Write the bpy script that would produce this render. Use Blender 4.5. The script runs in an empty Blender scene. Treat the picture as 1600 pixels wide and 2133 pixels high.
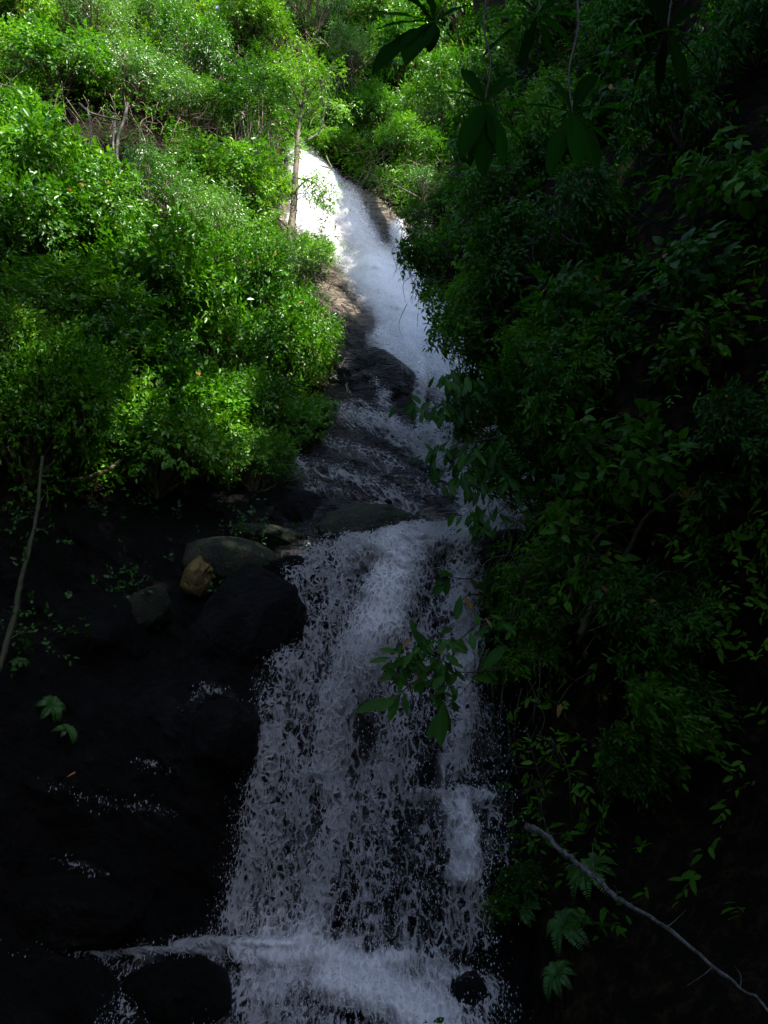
import bpy, math, random
import numpy as np
from mathutils import Vector, Quaternion, Matrix

# ------------------------------------------------------------------ camera, sky, sun, exposure
sc = bpy.context.scene
PITCH = math.radians(15.0)
FOC = 1551.0                                   # focal length in photograph pixels (1600 x 2133)
cam_d = bpy.data.cameras.new('camera'); cam = bpy.data.objects.new('camera', cam_d)
sc.collection.objects.link(cam); sc.camera = cam
cam_d.sensor_fit = 'VERTICAL'; cam_d.sensor_height = 24.0; cam_d.lens = FOC * 24.0 / 2133.0
cam_d.clip_start = 0.05; cam_d.clip_end = 500
cam.location = (0, 0, 0); cam.rotation_euler = (math.radians(90) + PITCH, 0, 0)

SUN = np.array([0.44, -0.42, 0.80]); SUN /= np.linalg.norm(SUN)      # towards the sun
w = bpy.data.worlds.new('World'); sc.world = w; w.use_nodes = True
nt = w.node_tree; sky = nt.nodes.new('ShaderNodeTexSky'); sky.sky_type = 'NISHITA'; sky.sun_disc = False
sky.sun_elevation = math.asin(SUN[2]); sky.sun_rotation = math.atan2(SUN[0], SUN[1])
bg = nt.nodes['Background']; bg.inputs['Strength'].default_value = 0.14
nt.links.new(sky.outputs[0], bg.inputs[0])
sun_d = bpy.data.lights.new('sun', 'SUN'); sun_d.energy = 5.0; sun_d.angle = math.radians(0.5); sun_d.color = (1.0, 0.95, 0.86)
sun = bpy.data.objects.new('sun', sun_d); sc.collection.objects.link(sun)
sun.rotation_euler = Vector(SUN).to_track_quat('Z', 'Y').to_euler(); sun.location = (10, -5, 40)
sc.view_settings.view_transform = 'Standard'; sc.view_settings.look = 'None'
sc.view_settings.exposure = 1.7; sc.view_settings.gamma = 1.0
sc.cycles.use_denoising = True
sc.cycles.max_bounces = 6; sc.cycles.diffuse_bounces = 2; sc.cycles.glossy_bounces = 2
sc.cycles.transparent_max_bounces = 16; sc.cycles.transmission_bounces = 2

rng = np.random.default_rng(7)
random.seed(7)

# ------------------------------------------------------------------ maths helpers
CS, SN = math.cos(PITCH), math.sin(PITCH)
def pt(px, py, Y):
    """world point seen at photograph pixel (px, py) at horizontal distance Y"""
    px, py, Y = np.broadcast_arrays(np.asarray(px, float), np.asarray(py, float), np.asarray(Y, float))
    u = (px - 800) / FOC; v = (1066.5 - py) / FOC
    ry = CS - v * SN; rz = SN + v * CS
    return np.stack([u * Y / ry, Y, rz * Y / ry], -1)
def proj(P):
    P = np.asarray(P, float)
    f = P[..., 1] * CS + P[..., 2] * SN; up = -P[..., 1] * SN + P[..., 2] * CS
    f = np.where(np.abs(f) < 1e-3, 1e-3, f)
    return 800 + FOC * P[..., 0] / f, 1066.5 - FOC * up / f, f

def _h(i, j, k, s):
    n = (i * 374761393 + j * 668265263 + k * 2147483647 + s * 1274126177) & 0xffffffff
    n = ((n ^ (n >> 13)) * 1274126177) & 0xffffffff
    return ((n ^ (n >> 16)) & 0xffff) / 65535.0
def noise3(P, s=0):
    P = np.asarray(P, float); I = np.floor(P).astype(np.int64); F = P - I; F = F * F * (3 - 2 * F)
    x, y, z = I[..., 0], I[..., 1], I[..., 2]; fx, fy, fz = F[..., 0], F[..., 1], F[..., 2]
    def L(a, b, t): return a + (b - a) * t
    c = [[[_h(x + a, y + b, z + d, s) for d in (0, 1)] for b in (0, 1)] for a in (0, 1)]
    v = L(L(L(c[0][0][0], c[1][0][0], fx), L(c[0][1][0], c[1][1][0], fx), fy),
          L(L(c[0][0][1], c[1][0][1], fx), L(c[0][1][1], c[1][1][1], fx), fy), fz)
    return v * 2 - 1
def fbm(P, s=0, o=4):
    r = 0; a = 1; t = 0
    for q in range(o):
        r = r + a * noise3(np.asarray(P) * 2.03 ** q + q * 17.3, s + q); t += a; a *= .5
    return r / t
def ridged(P, s=0, o=4):
    r = 0; a = 1; t = 0
    for q in range(o):
        r = r + a * (1 - 2 * np.abs(noise3(np.asarray(P) * 2.03 ** q + q * 9.1, s + q))); t += a; a *= .5
    return r / t
def smooth(a, b, x):
    t = np.clip((x - a) / (b - a), 0, 1); return t * t * (3 - 2 * t)
def inpoly(px, py, poly):
    r = np.zeros(np.shape(px), bool); n = len(poly)
    for i in range(n):
        x1, y1 = poly[i]; x2, y2 = poly[(i + 1) % n]
        if y1 == y2: continue
        c = ((y1 > py) != (y2 > py)) & (px < (x2 - x1) * (py - y1) / (y2 - y1) + x1)
        r ^= c
    return r
def segdist(px, py, path):
    d = np.full(np.shape(px), 1e9)
    for (x1, y1), (x2, y2) in zip(path[:-1], path[1:]):
        vx, vy = x2 - x1, y2 - y1; L = vx * vx + vy * vy + 1e-9
        t = np.clip(((px - x1) * vx + (py - y1) * vy) / L, 0, 1)
        d = np.minimum(d, np.hypot(px - x1 - t * vx, py - y1 - t * vy))
    return d
def norm(v): return v / (np.linalg.norm(v, axis=-1, keepdims=True) + 1e-9)

class TPS:
    def __init__(s, pts, lo, hi):
        a = np.array(pts, float); s.c = a[:, :2] / 1000; z = np.log(a[:, 2]); n = len(a)
        K = s.U(np.linalg.norm(s.c[:, None] - s.c[None], axis=-1)) + np.eye(n) * 0.002
        Pm = np.c_[np.ones(n), s.c]; A = np.zeros((n + 3, n + 3)); A[:n, :n] = K; A[:n, n:] = Pm; A[n:, :n] = Pm.T
        s.w = np.linalg.solve(A, np.r_[z, 0, 0, 0]); s.lo, s.hi = lo, hi
    @staticmethod
    def U(r): return r * r * np.log(r + 1e-9)
    def __call__(s, px, py):
        q = np.stack(np.broadcast_arrays(np.asarray(px, float), np.asarray(py, float)), -1) / 1000
        out = s.w[-3] + q[..., 0] * s.w[-2] + q[..., 1] * s.w[-1]
        for i in range(len(s.c)):
            out = out + s.w[i] * s.U(np.hypot(q[..., 0] - s.c[i, 0], q[..., 1] - s.c[i, 1]))
        return np.clip(np.exp(out), s.lo, s.hi)

# ------------------------------------------------------------------ mesh helpers
C = sc.collection
def np_mesh(name, V, faces, mat=None, parent=None, attrs=None, smooth_=True, loc=None, link=True):
    """faces: list of int arrays (n, k); attrs: dict name -> per-vertex float or vec3"""
    V = np.asarray(V, np.float32)
    me = bpy.data.meshes.new(name); me.vertices.add(len(V)); me.vertices.foreach_set('co', V.ravel())
    nl = sum(f.size for f in faces); nf = sum(len(f) for f in faces)
    me.loops.add(nl); me.polygons.add(nf)
    me.loops.foreach_set('vertex_index', np.concatenate([np.asarray(f).ravel() for f in faces]).astype(np.int32))
    st = []; o = 0
    for f in faces:
        st.append(o + np.arange(len(f)) * f.shape[1]); o += f.size
    me.polygons.foreach_set('loop_start', np.concatenate(st).astype(np.int32))
    me.polygons.foreach_set('use_smooth', np.full(nf, smooth_))
    for k, a in (attrs or {}).items():
        a = np.asarray(a, np.float32)
        if a.ndim == 1:
            me.attributes.new(k, 'FLOAT', 'POINT').data.foreach_set('value', a)
        else:
            me.attributes.new(k, 'FLOAT_VECTOR', 'POINT').data.foreach_set('vector', a.ravel())
    me.update(calc_edges=True); me.validate()
    if mat: me.materials.append(mat)
    o = bpy.data.objects.new(name, me)
    if link: C.objects.link(o)
    if parent: o.parent = parent
    if loc is not None: o.location = loc
    return o
def tag(o, label=None, cat=None, group=None, kind=None):
    if label: o['label'] = label
    if cat: o['category'] = cat
    if group: o['group'] = group
    if kind: o['kind'] = kind
    return o
def empty(name, loc):
    o = bpy.data.objects.new(name, None); C.objects.link(o); o.location = loc; o.empty_display_size = .3
    return o
class Geo:
    """collects vertex / face blocks"""
    def __init__(s): s.V = []; s.F = {}; s.n = 0; s.A = {}
    def add(s, V, F, **attrs):
        V = np.asarray(V, float).reshape(-1, 3)
        for f in F: s.F.setdefault(f.shape[1], []).append(f + s.n)
        s.V.append(V); s.n += len(V)
        for k, a in attrs.items():
            s.A.setdefault(k, []).append(np.broadcast_to(np.asarray(a, float), (len(V),)) if np.ndim(a) < 2 else a)
        return s
    def build(s, name, mat, parent=None, smooth_=True, loc=None, link=True):
        V = np.concatenate(s.V)
        if loc is not None: V = V - np.asarray(loc)
        F = [np.concatenate(s.F[k]) for k in sorted(s.F)]
        return np_mesh(name, V, F, mat, parent, {k: np.concatenate(a) for k, a in s.A.items()}, smooth_, loc, link)
def grid_faces(n, m):
    i = np.arange(n * m).reshape(n, m)
    return np.stack([i[:-1, :-1], i[1:, :-1], i[1:, 1:], i[:-1, 1:]], -1).reshape(-1, 4)
def spline(pts, k=8):
    p = np.asarray(pts, float)
    if len(p) < 3: return p[0] + (p[-1] - p[0]) * np.linspace(0, 1, k + 1)[:, None]
    P = np.vstack([2 * p[0] - p[1], p, 2 * p[-1] - p[-2]]); out = []
    for i in range(1, len(P) - 2):
        for t in np.linspace(0, 1, k, endpoint=False):
            a, b, c, d = P[i - 1:i + 3]
            out.append(.5 * (2 * b + (c - a) * t + (2 * a - 5 * b + 4 * c - d) * t * t + (3 * b - a - 3 * c + d) * t ** 3))
    out.append(p[-1]); return np.array(out)
def tube(path, r0, r1=None, sides=7, rough=0.0, power=1.0):
    p = np.asarray(path, float); n = len(p); r1 = r0 if r1 is None else r1
    t = norm(np.gradient(p, axis=0)); ref = np.array([0.3, 0.9, 0.31])
    a = norm(np.cross(t, ref)); b = np.cross(t, a)
    s = np.linspace(0, 1, n) ** power; r = r0 + (r1 - r0) * s
    th = np.linspace(0, 2 * np.pi, sides, endpoint=False)
    ring = a[:, None] * np.cos(th)[None, :, None] + b[:, None] * np.sin(th)[None, :, None]
    R = r[:, None, None] * np.ones((n, sides, 1))
    if rough: R = R * (1 + rough * noise3(p[:, None] * 6 + ring * 1.5, 5)[..., None])
    V = (p[:, None] + ring * R).reshape(-1, 3)
    V = np.vstack([V, p[0], p[-1]])
    i = np.arange(n * sides).reshape(n, sides); j = np.roll(i, -1, 1)
    F = np.stack([i[:-1], j[:-1], j[1:], i[1:]], -1).reshape(-1, 4)
    c0 = np.stack([np.full(sides, n * sides), j[0], i[0]], -1); c1 = np.stack([np.full(sides, n * sides + 1), i[-1], j[-1]], -1)
    return V, [F, np.vstack([c0, c1])]

# ------------------------------------------------------------------ materials
def new_mat(name):
    m = bpy.data.materials.new(name); m.use_nodes = True
    n = m.node_tree.nodes; l = m.node_tree.links
    b = n['Principled BSDF']; return m, n, l, b
def N(n, t, **kw):
    x = n.new(t)
    for k, v in kw.items(): setattr(x, k, v)
    return x
def ramp(n, stops):
    r = n.new('ShaderNodeValToRGB'); e = r.color_ramp.elements
    while len(e) < len(stops): e.new(.5)
    for q, (p, c) in enumerate(stops): e[q].position = p; e[q].color = (*c, 1) if len(c) == 3 else c
    return r
def leaf_mat(name, dark, mid, light, trans=0.35, rough=0.38, spec=0.5):
    m, n, l, b = new_mat(name)
    at = N(n, 'ShaderNodeAttribute', attribute_name='tone')
    oi = N(n, 'ShaderNodeObjectInfo')
    mx = N(n, 'ShaderNodeMath', operation='MULTIPLY_ADD'); l.new(oi.outputs['Random'], mx.inputs[0]); mx.inputs[1].default_value = .36
    l.new(at.outputs['Fac'], mx.inputs[2])
    mn = N(n, 'ShaderNodeMath', operation='SUBTRACT'); l.new(mx.outputs[0], mn.inputs[0]); mn.inputs[1].default_value = .18
    r = ramp(n, [(0, dark), (.5, mid), (.90, light), (.96, light), (1.0, (0.30, 0.16, 0.05))]); l.new(mn.outputs[0], r.inputs[0])
    l.new(r.outputs[0], b.inputs['Base Color'])
    b.inputs['Roughness'].default_value = rough; b.inputs['Specular IOR Level'].default_value = spec
    tr = N(n, 'ShaderNodeBsdfTranslucent')
    hs = N(n, 'ShaderNodeMix', data_type='RGBA', blend_type='MULTIPLY'); hs.inputs[0].default_value = 1
    l.new(r.outputs[0], hs.inputs[6]); hs.inputs[7].default_value = (1.5, 1.6, .5, 1); l.new(hs.outputs[2], tr.inputs[0])
    ms = N(n, 'ShaderNodeMixShader'); ms.inputs[0].default_value = trans
    l.new(b.outputs[0], ms.inputs[1]); l.new(tr.outputs[0], ms.inputs[2])
    l.new(ms.outputs[0], n['Material Output'].inputs[0])
    return m
M = {}
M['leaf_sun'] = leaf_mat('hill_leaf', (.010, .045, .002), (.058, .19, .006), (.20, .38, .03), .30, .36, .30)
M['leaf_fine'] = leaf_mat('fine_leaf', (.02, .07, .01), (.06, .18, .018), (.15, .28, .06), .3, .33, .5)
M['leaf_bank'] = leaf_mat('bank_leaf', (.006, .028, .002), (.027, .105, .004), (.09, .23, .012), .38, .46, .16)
M['leaf_big'] = leaf_mat('broad_leaf', (.007, .035, .003), (.02, .085, .006), (.045, .15, .012), .4, .5, .15)
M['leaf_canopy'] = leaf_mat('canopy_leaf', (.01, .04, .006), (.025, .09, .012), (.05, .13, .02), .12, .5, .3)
M['fern'] = leaf_mat('fern_leaf', (.02, .09, .01), (.05, .2, .02), (.10, .26, .03), .35, .45, .3)

def bark_mat(name, c1, c2, sc_=9, moss=None):
    m, n, l, b = new_mat(name)
    g = N(n, 'ShaderNodeNewGeometry'); nz = N(n, 'ShaderNodeTexNoise'); nz.inputs['Scale'].default_value = sc_; nz.inputs['Detail'].default_value = 5
    l.new(g.outputs['Position'], nz.inputs['Vector'])
    st = [(.3, c1), (.65, c2)]
    if moss: st = [(.3, c1), (.5, c2), (.62, moss)]
    r = ramp(n, st); l.new(nz.outputs[0], r.inputs[0]); l.new(r.outputs[0], b.inputs['Base Color'])
    b.inputs['Roughness'].default_value = .8
    bp = N(n, 'ShaderNodeBump'); bp.inputs['Strength'].default_value = .6; bp.inputs['Distance'].default_value = .02
    l.new(nz.outputs[0], bp.inputs['Height']); l.new(bp.outputs[0], b.inputs['Normal'])
    return m
M['bark'] = bark_mat('bark', (.035, .026, .017), (.13, .095, .06), 14)
M['twig'] = bark_mat('dry_twig', (.06, .04, .024), (.24, .18, .12), 8)
M['pale_vine'] = bark_mat('pale_vine', (.04, .034, .022), (.16, .135, .10), 11)
M['mossy_bark'] = bark_mat('mossy_bark', (.02, .02, .01), (.05, .045, .022), 11, (.025, .06, .01))
M['dark_bark'] = bark_mat('dark_bark', (.02, .016, .012), (.06, .045, .03), 14)
M['log'] = bark_mat('pale_log', (.012, .010, .009), (.16, .15, .135), 22)

def rock_mat(name, c1, c2, c3, moss=(.035, .05, .012), moss_attr=True, rough=(.22, .6), gscale=1.0, bump=.05, strata=True, mossamt=.5):
    m, n, l, b = new_mat(name)
    g = N(n, 'ShaderNodeNewGeometry')
    mp = N(n, 'ShaderNodeMapping'); l.new(g.outputs['Position'], mp.inputs[0])
    mp.inputs['Rotation'].default_value = (0, math.radians(38), 0); mp.inputs['Scale'].default_value = (.9, 1.4, 4.6) if strata else (1, 1, 1)
    n1 = N(n, 'ShaderNodeTexNoise'); n1.inputs['Scale'].default_value = 1.1 * gscale; n1.inputs['Detail'].default_value = 9; n1.inputs['Roughness'].default_value = .68
    n2 = N(n, 'ShaderNodeTexNoise'); n2.inputs['Scale'].default_value = 7 * gscale; n2.inputs['Detail'].default_value = 7; n2.inputs['Roughness'].default_value = .7
    vo = N(n, 'ShaderNodeTexVoronoi', feature='DISTANCE_TO_EDGE'); vo.inputs['Scale'].default_value = 1.6 * gscale
    nw = N(n, 'ShaderNodeTexNoise'); nw.inputs['Scale'].default_value = 2.2; nw.inputs['Detail'].default_value = 5
    l.new(g.outputs['Position'], nw.inputs['Vector'])
    for x in (n1, n2): l.new(mp.outputs[0], x.inputs['Vector'])
    wv = N(n, 'ShaderNodeMix', data_type='VECTOR'); wv.inputs[0].default_value = .35
    l.new(mp.outputs[0], wv.inputs[4]); l.new(nw.outputs['Color'], wv.inputs[5]); l.new(wv.outputs[1], vo.inputs['Vector'])
    r = ramp(n, [(.32, c1), (.52, c2), (.70, c3)]); l.new(n1.outputs[0], r.inputs[0])
    mr = N(n, 'ShaderNodeMapRange'); l.new(n2.outputs[0], mr.inputs[0]); mr.inputs[1].default_value = .3; mr.inputs[2].default_value = .7
    mr.inputs[3].default_value = rough[0]; mr.inputs[4].default_value = rough[1]; l.new(mr.outputs[0], b.inputs['Roughness'])
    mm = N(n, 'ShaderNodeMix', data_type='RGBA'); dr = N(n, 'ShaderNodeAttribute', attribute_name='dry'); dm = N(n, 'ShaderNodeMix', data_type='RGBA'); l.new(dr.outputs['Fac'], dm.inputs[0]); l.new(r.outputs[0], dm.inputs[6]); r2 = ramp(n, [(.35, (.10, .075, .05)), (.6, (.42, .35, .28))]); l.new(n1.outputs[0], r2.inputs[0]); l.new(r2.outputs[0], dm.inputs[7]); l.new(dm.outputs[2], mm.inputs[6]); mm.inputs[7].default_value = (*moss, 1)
    ma = N(n, 'ShaderNodeAttribute', attribute_name='moss')
    n3 = N(n, 'ShaderNodeTexNoise'); n3.inputs['Scale'].default_value = 3.5; n3.inputs['Detail'].default_value = 7; l.new(g.outputs['Position'], n3.inputs['Vector'])
    ad = N(n, 'ShaderNodeMath', operation='ADD'); l.new(n3.outputs[0], ad.inputs[0])
    if moss_attr: l.new(ma.outputs['Fac'], ad.inputs[1])
    else: ad.inputs[1].default_value = mossamt
    m2 = N(n, 'ShaderNodeMapRange'); l.new(ad.outputs[0], m2.inputs[0]); m2.inputs[1].default_value = .85; m2.inputs[2].default_value = 1.1
    l.new(m2.outputs[0], mm.inputs[0]); l.new(mm.outputs[2], b.inputs['Base Color'])
    hsum = N(n, 'ShaderNodeMath', operation='MULTIPLY_ADD'); l.new(n2.outputs[0], hsum.inputs[0]); hsum.inputs[1].default_value = .35; l.new(n1.outputs[0], hsum.inputs[2])
    vr = N(n, 'ShaderNodeMapRange'); l.new(vo.outputs[0], vr.inputs[0]); vr.inputs[2].default_value = .05; vr.inputs[3].default_value = -.3 if strata else -.05; vr.inputs[4].default_value = 0
    h2 = N(n, 'ShaderNodeMath', operation='ADD'); l.new(hsum.outputs[0], h2.inputs[0]); l.new(vr.outputs[0], h2.inputs[1])
    bp = N(n, 'ShaderNodeBump'); bp.inputs['Strength'].default_value = 1; bp.inputs['Distance'].default_value = bump * 4
    l.new(h2.outputs[0], bp.inputs['Height']); l.new(bp.outputs[0], b.inputs['Normal'])
    b.inputs['Specular IOR Level'].default_value = .5
    return m
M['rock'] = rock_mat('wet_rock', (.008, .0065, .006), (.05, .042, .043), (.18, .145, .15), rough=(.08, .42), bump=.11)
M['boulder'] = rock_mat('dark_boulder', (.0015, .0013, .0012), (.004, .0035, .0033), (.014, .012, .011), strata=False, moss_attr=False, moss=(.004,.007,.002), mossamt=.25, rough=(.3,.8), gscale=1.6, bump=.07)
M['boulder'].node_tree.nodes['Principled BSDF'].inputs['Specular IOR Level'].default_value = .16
M['boulder_moss'] = rock_mat('mossy_boulder', (.004, .004, .002), (.012, .012, .006), (.045, .035, .012), moss=(.014, .026, .004), strata=False, moss_attr=False, mossamt=.5, gscale=2.2, bump=.05, rough=(.5, .85))
M['rock_ochre'] = rock_mat('ochre_rock', (.05, .035, .01), (.16, .10, .02), (.32, .22, .05), moss=(.06, .08, .015), strata=False, moss_attr=False, mossamt=.3, gscale=2.5, bump=.015, rough=(.5, .85))
def soil_mat():
    m, n, l, b = new_mat('leaf_litter_soil')
    g = N(n, 'ShaderNodeNewGeometry'); nz = N(n, 'ShaderNodeTexNoise'); nz.inputs['Scale'].default_value = 5; nz.inputs['Detail'].default_value = 9; nz.inputs['Roughness'].default_value = .75
    l.new(g.outputs['Position'], nz.inputs['Vector'])
    r = ramp(n, [(.3, (.004, .004, .002)), (.5, (.012, .009, .005)), (.66, (.06, .04, .02)), (.8, (.02, .035, .01))]); l.new(nz.outputs[0], r.inputs[0])
    l.new(r.outputs[0], b.inputs['Base Color']); b.inputs['Roughness'].default_value = .95; b.inputs['Specular IOR Level'].default_value = .08
    bp = N(n, 'ShaderNodeBump'); bp.inputs['Distance'].default_value = .25; l.new(nz.outputs[0], bp.inputs['Height']); l.new(bp.outputs[0], b.inputs['Normal'])
    return m
M['soil'] = soil_mat()

def water_mat(name, seed=0.0, sx=9.0, sy=3.2, gain=1.0, soft=.08, top=.93):
    """white water: opacity from the sheet's own thickness ('dens') broken up by flow-stretched noise"""
    m, n, l, b = new_mat(name)
    at = N(n, 'ShaderNodeAttribute', attribute_name='flow'); de = N(n, 'ShaderNodeAttribute', attribute_name='dens'); so = N(n, 'ShaderNodeAttribute', attribute_name='mist')
    mp = N(n, 'ShaderNodeMapping'); l.new(at.outputs['Vector'], mp.inputs[0]); mp.inputs['Location'].default_value = (seed * 13.7, seed * 7.1, seed * 3.3)
    mp.inputs['Scale'].default_value = (sx, sy, sx * .6)
    wn = N(n, 'ShaderNodeTexNoise'); wn.inputs['Scale'].default_value = .8; wn.inputs['Detail'].default_value = 3; l.new(mp.outputs[0], wn.inputs['Vector'])
    wm = N(n, 'ShaderNodeVectorMath', operation='MULTIPLY_ADD'); l.new(wn.outputs['Color'], wm.inputs[0]); wm.inputs[1].default_value = (1.6, 1.6, 1.6); l.new(mp.outputs[0], wm.inputs[2])
    vo = N(n, 'ShaderNodeTexVoronoi', feature='DISTANCE_TO_EDGE'); vo.inputs['Scale'].default_value = .9; l.new(wm.outputs[0], vo.inputs['Vector'])
    n1 = N(n, 'ShaderNodeTexNoise'); n1.inputs['Scale'].default_value = 1.1; n1.inputs['Detail'].default_value = 8; n1.inputs['Roughness'].default_value = .72; l.new(wm.outputs[0], n1.inputs['Vector'])
    n0 = N(n, 'ShaderNodeTexNoise'); n0.inputs['Scale'].default_value = .22; n0.inputs['Detail'].default_value = 4; l.new(mp.outputs[0], n0.inputs['Vector'])
    web = N(n, 'ShaderNodeMapRange'); l.new(vo.outputs[0], web.inputs[0]); web.inputs[1].default_value = 0; web.inputs[2].default_value = .24; web.inputs[3].default_value = .38; web.inputs[4].default_value = -.22
    c1 = N(n, 'ShaderNodeMath', operation='MULTIPLY_ADD'); l.new(n1.outputs[0], c1.inputs[0]); c1.inputs[1].default_value = 2.1; c1.inputs[2].default_value = -1.05
    s1 = N(n, 'ShaderNodeMath', operation='ADD'); l.new(web.outputs[0], s1.inputs[0]); l.new(c1.outputs[0], s1.inputs[1])
    c0 = N(n, 'ShaderNodeMath', operation='MULTIPLY_ADD'); l.new(n0.outputs[0], c0.inputs[0]); c0.inputs[1].default_value = 1.3; c0.inputs[2].default_value = -.65
    s2 = N(n, 'ShaderNodeMath', operation='ADD'); l.new(c0.outputs[0], s2.inputs[0]); l.new(s1.outputs[0], s2.inputs[1])
    am_ = N(n, 'ShaderNodeMapRange'); l.new(so.outputs['Fac'], am_.inputs[0]); am_.inputs[3].default_value = 1.0; am_.inputs[4].default_value = .22
    s2b = N(n, 'ShaderNodeMath', operation='MULTIPLY'); l.new(s2.outputs[0], s2b.inputs[0]); l.new(am_.outputs[0], s2b.inputs[1])
    s3 = N(n, 'ShaderNodeMath', operation='MULTIPLY_ADD'); l.new(de.outputs['Fac'], s3.inputs[0]); s3.inputs[1].default_value = .86 * gain; l.new(s2b.outputs[0], s3.inputs[2])
    lo = N(n, 'ShaderNodeMapRange'); l.new(so.outputs['Fac'], lo.inputs[0]); lo.inputs[3].default_value = .60 - soft; lo.inputs[4].default_value = .05
    hi = N(n, 'ShaderNodeMapRange'); l.new(so.outputs['Fac'], hi.inputs[0]); hi.inputs[3].default_value = .60 + soft; hi.inputs[4].default_value = 1.25
    al = N(n, 'ShaderNodeMapRange'); l.new(s3.outputs[0], al.inputs[0]); l.new(lo.outputs[0], al.inputs[1]); l.new(hi.outputs[0], al.inputs[2])
    ed = N(n, 'ShaderNodeMapRange'); l.new(de.outputs['Fac'], ed.inputs[0]); ed.inputs[1].default_value = .04; ed.inputs[2].default_value = .3
    am = N(n, 'ShaderNodeMath', operation='MULTIPLY'); l.new(al.outputs[0], am.inputs[0]); l.new(ed.outputs[0], am.inputs[1])
    am2 = N(n, 'ShaderNodeMath', operation='MULTIPLY'); l.new(am.outputs[0], am2.inputs[0]); am2.inputs[1].default_value = top
    l.new(am2.outputs[0], b.inputs['Alpha'])
    b.inputs['Base Color'].default_value = (.90, .86, .86, 1); b.inputs['Roughness'].default_value = .3; b.inputs['IOR'].default_value = 1.33
    bp = N(n, 'ShaderNodeBump'); bp.inputs['Distance'].default_value = .3; bp.inputs['Strength'].default_value = .9; l.new(s1.outputs[0], bp.inputs['Height']); l.new(bp.outputs[0], b.inputs['Normal'])
    bs = N(n, 'ShaderNodeMapRange'); l.new(so.outputs['Fac'], bs.inputs[0]); bs.inputs[3].default_value = .9; bs.inputs[4].default_value = .05; l.new(bs.outputs[0], bp.inputs['Strength'])
    return m
M['water_a'] = water_mat('white_water_back', 0, 6.5, 2.6, soft=.22)
M['water_v'] = water_mat('water_veil', 4, 12, 1.5, soft=.35, top=.42)
M['water_b'] = water_mat('white_water_middle', 1, 12, 6.0, soft=.15)
M['water_c'] = water_mat('white_water_front', 2, 17, 9, soft=.1)
def flat_mat(name, col, rough=.5, spec=.5):
    m, n, l, b = new_mat(name)
    g = N(n, 'ShaderNodeNewGeometry'); nz = N(n, 'ShaderNodeTexNoise'); nz.inputs['Scale'].default_value = 12; l.new(g.outputs['Position'], nz.inputs['Vector'])
    mx = N(n, 'ShaderNodeMix', data_type='RGBA'); l.new(nz.outputs[0], mx.inputs[0]); mx.inputs[6].default_value = (*[c * .7 for c in col], 1); mx.inputs[7].default_value = (*col, 1)
    l.new(mx.outputs[2], b.inputs['Base Color']); b.inputs['Roughness'].default_value = rough; b.inputs['Specular IOR Level'].default_value = spec
    return m
M['drop'] = flat_mat('water_drops', (.85, .88, .92), .2)
M['orange_leaf'] = flat_mat('orange_dead_leaf', (.55, .15, .03), .6)
M['stream'] = flat_mat('dark_stream_water', (.02, .022, .02), .08)
M['petal'] = flat_mat('violet_petal', (.35, .3, .75), .6)
M['moss'] = flat_mat('moss', (.05, .10, .02), .95)

# ------------------------------------------------------------------ terrain
FAR = TPS([
    # left hillside
    (-600, -600, 24), (0, -300, 26), (0, 0, 22.5), (0, 300, 18.5), (0, 600, 15.0), (0, 850, 12.6), (0, 1050, 11.5), (-500, 500, 14), (-500, 1100, 10),
    (300, -300, 29), (300, 0, 25), (300, 300, 21), (300, 600, 17.5), (300, 850, 15), (300, 1000, 13.4),
    (600, -300, 33), (560, 0, 29), (560, 250, 25), (560, 450, 22.6), (560, 700, 19.2), (560, 950, 15.8),
    # gorge head and back slope
    (850, -300, 37), (850, 0, 33), (850, 250, 29), (900, 400, 26.5), (1200, 0, 33), (1200, 400, 26), (1200, 700, 21), (1600, 300, 28), (2000, -200, 34), (1600, 900, 17),
    # chute
    (640, 340, 26.5), (700, 450, 24.5), (760, 570, 22.4), (700, 650, 20.4), (830, 640, 21.2), (920, 760, 19), (760, 800, 18.0), (740, 870, 16.6), (860, 860, 17.0),
    (960, 950, 15.8), (1060, 950, 16.0), (760, 960, 15.4), (850, 1040, 14.3), (960, 1080, 13.7), (1100, 1080, 13.8), (640, 1000, 14.6),
    # lip and the lower fall
    (960, 1130, 13.1), (820, 1145, 13.0), (700, 1170, 12.9), (620, 1200, 12.3), (450, 1130, 12.6), (1080, 1200, 12.7),
    (850, 1300, 12.0), (650, 1400, 11.4), (930, 1480, 11.3), (700, 1600, 10.9), (950, 1640, 10.9), (950, 1700, 10.4), (690, 1800, 10.4), (850, 1950, 9.9), (550, 1950, 9.8),
    (500, 2040, 9.1), (900, 2100, 9.2), (700, 2133, 8.8), (700, 2400, 7.6), (1200, 1500, 11), (1300, 2100, 9.2),
    # left dark cliff
    (500, 1300, 11.5), (300, 1350, 11.0), (100, 1250, 10.6), (450, 1500, 10.0), (250, 1600, 9.6), (0, 1600, 8.8), (300, 1850, 9.3), (0, 1850, 8.5), (0, 1990, 8.0), (250, 1990, 8.8),
    (0, 2100, 7.2), (300, 2100, 8.2), (0, 2400, 6.2), (-600, 1700, 7.2), (-600, 2400, 5.0), (2000, 2400, 8), (2000, 1500, 10),
], 4.5, 42)
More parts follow.
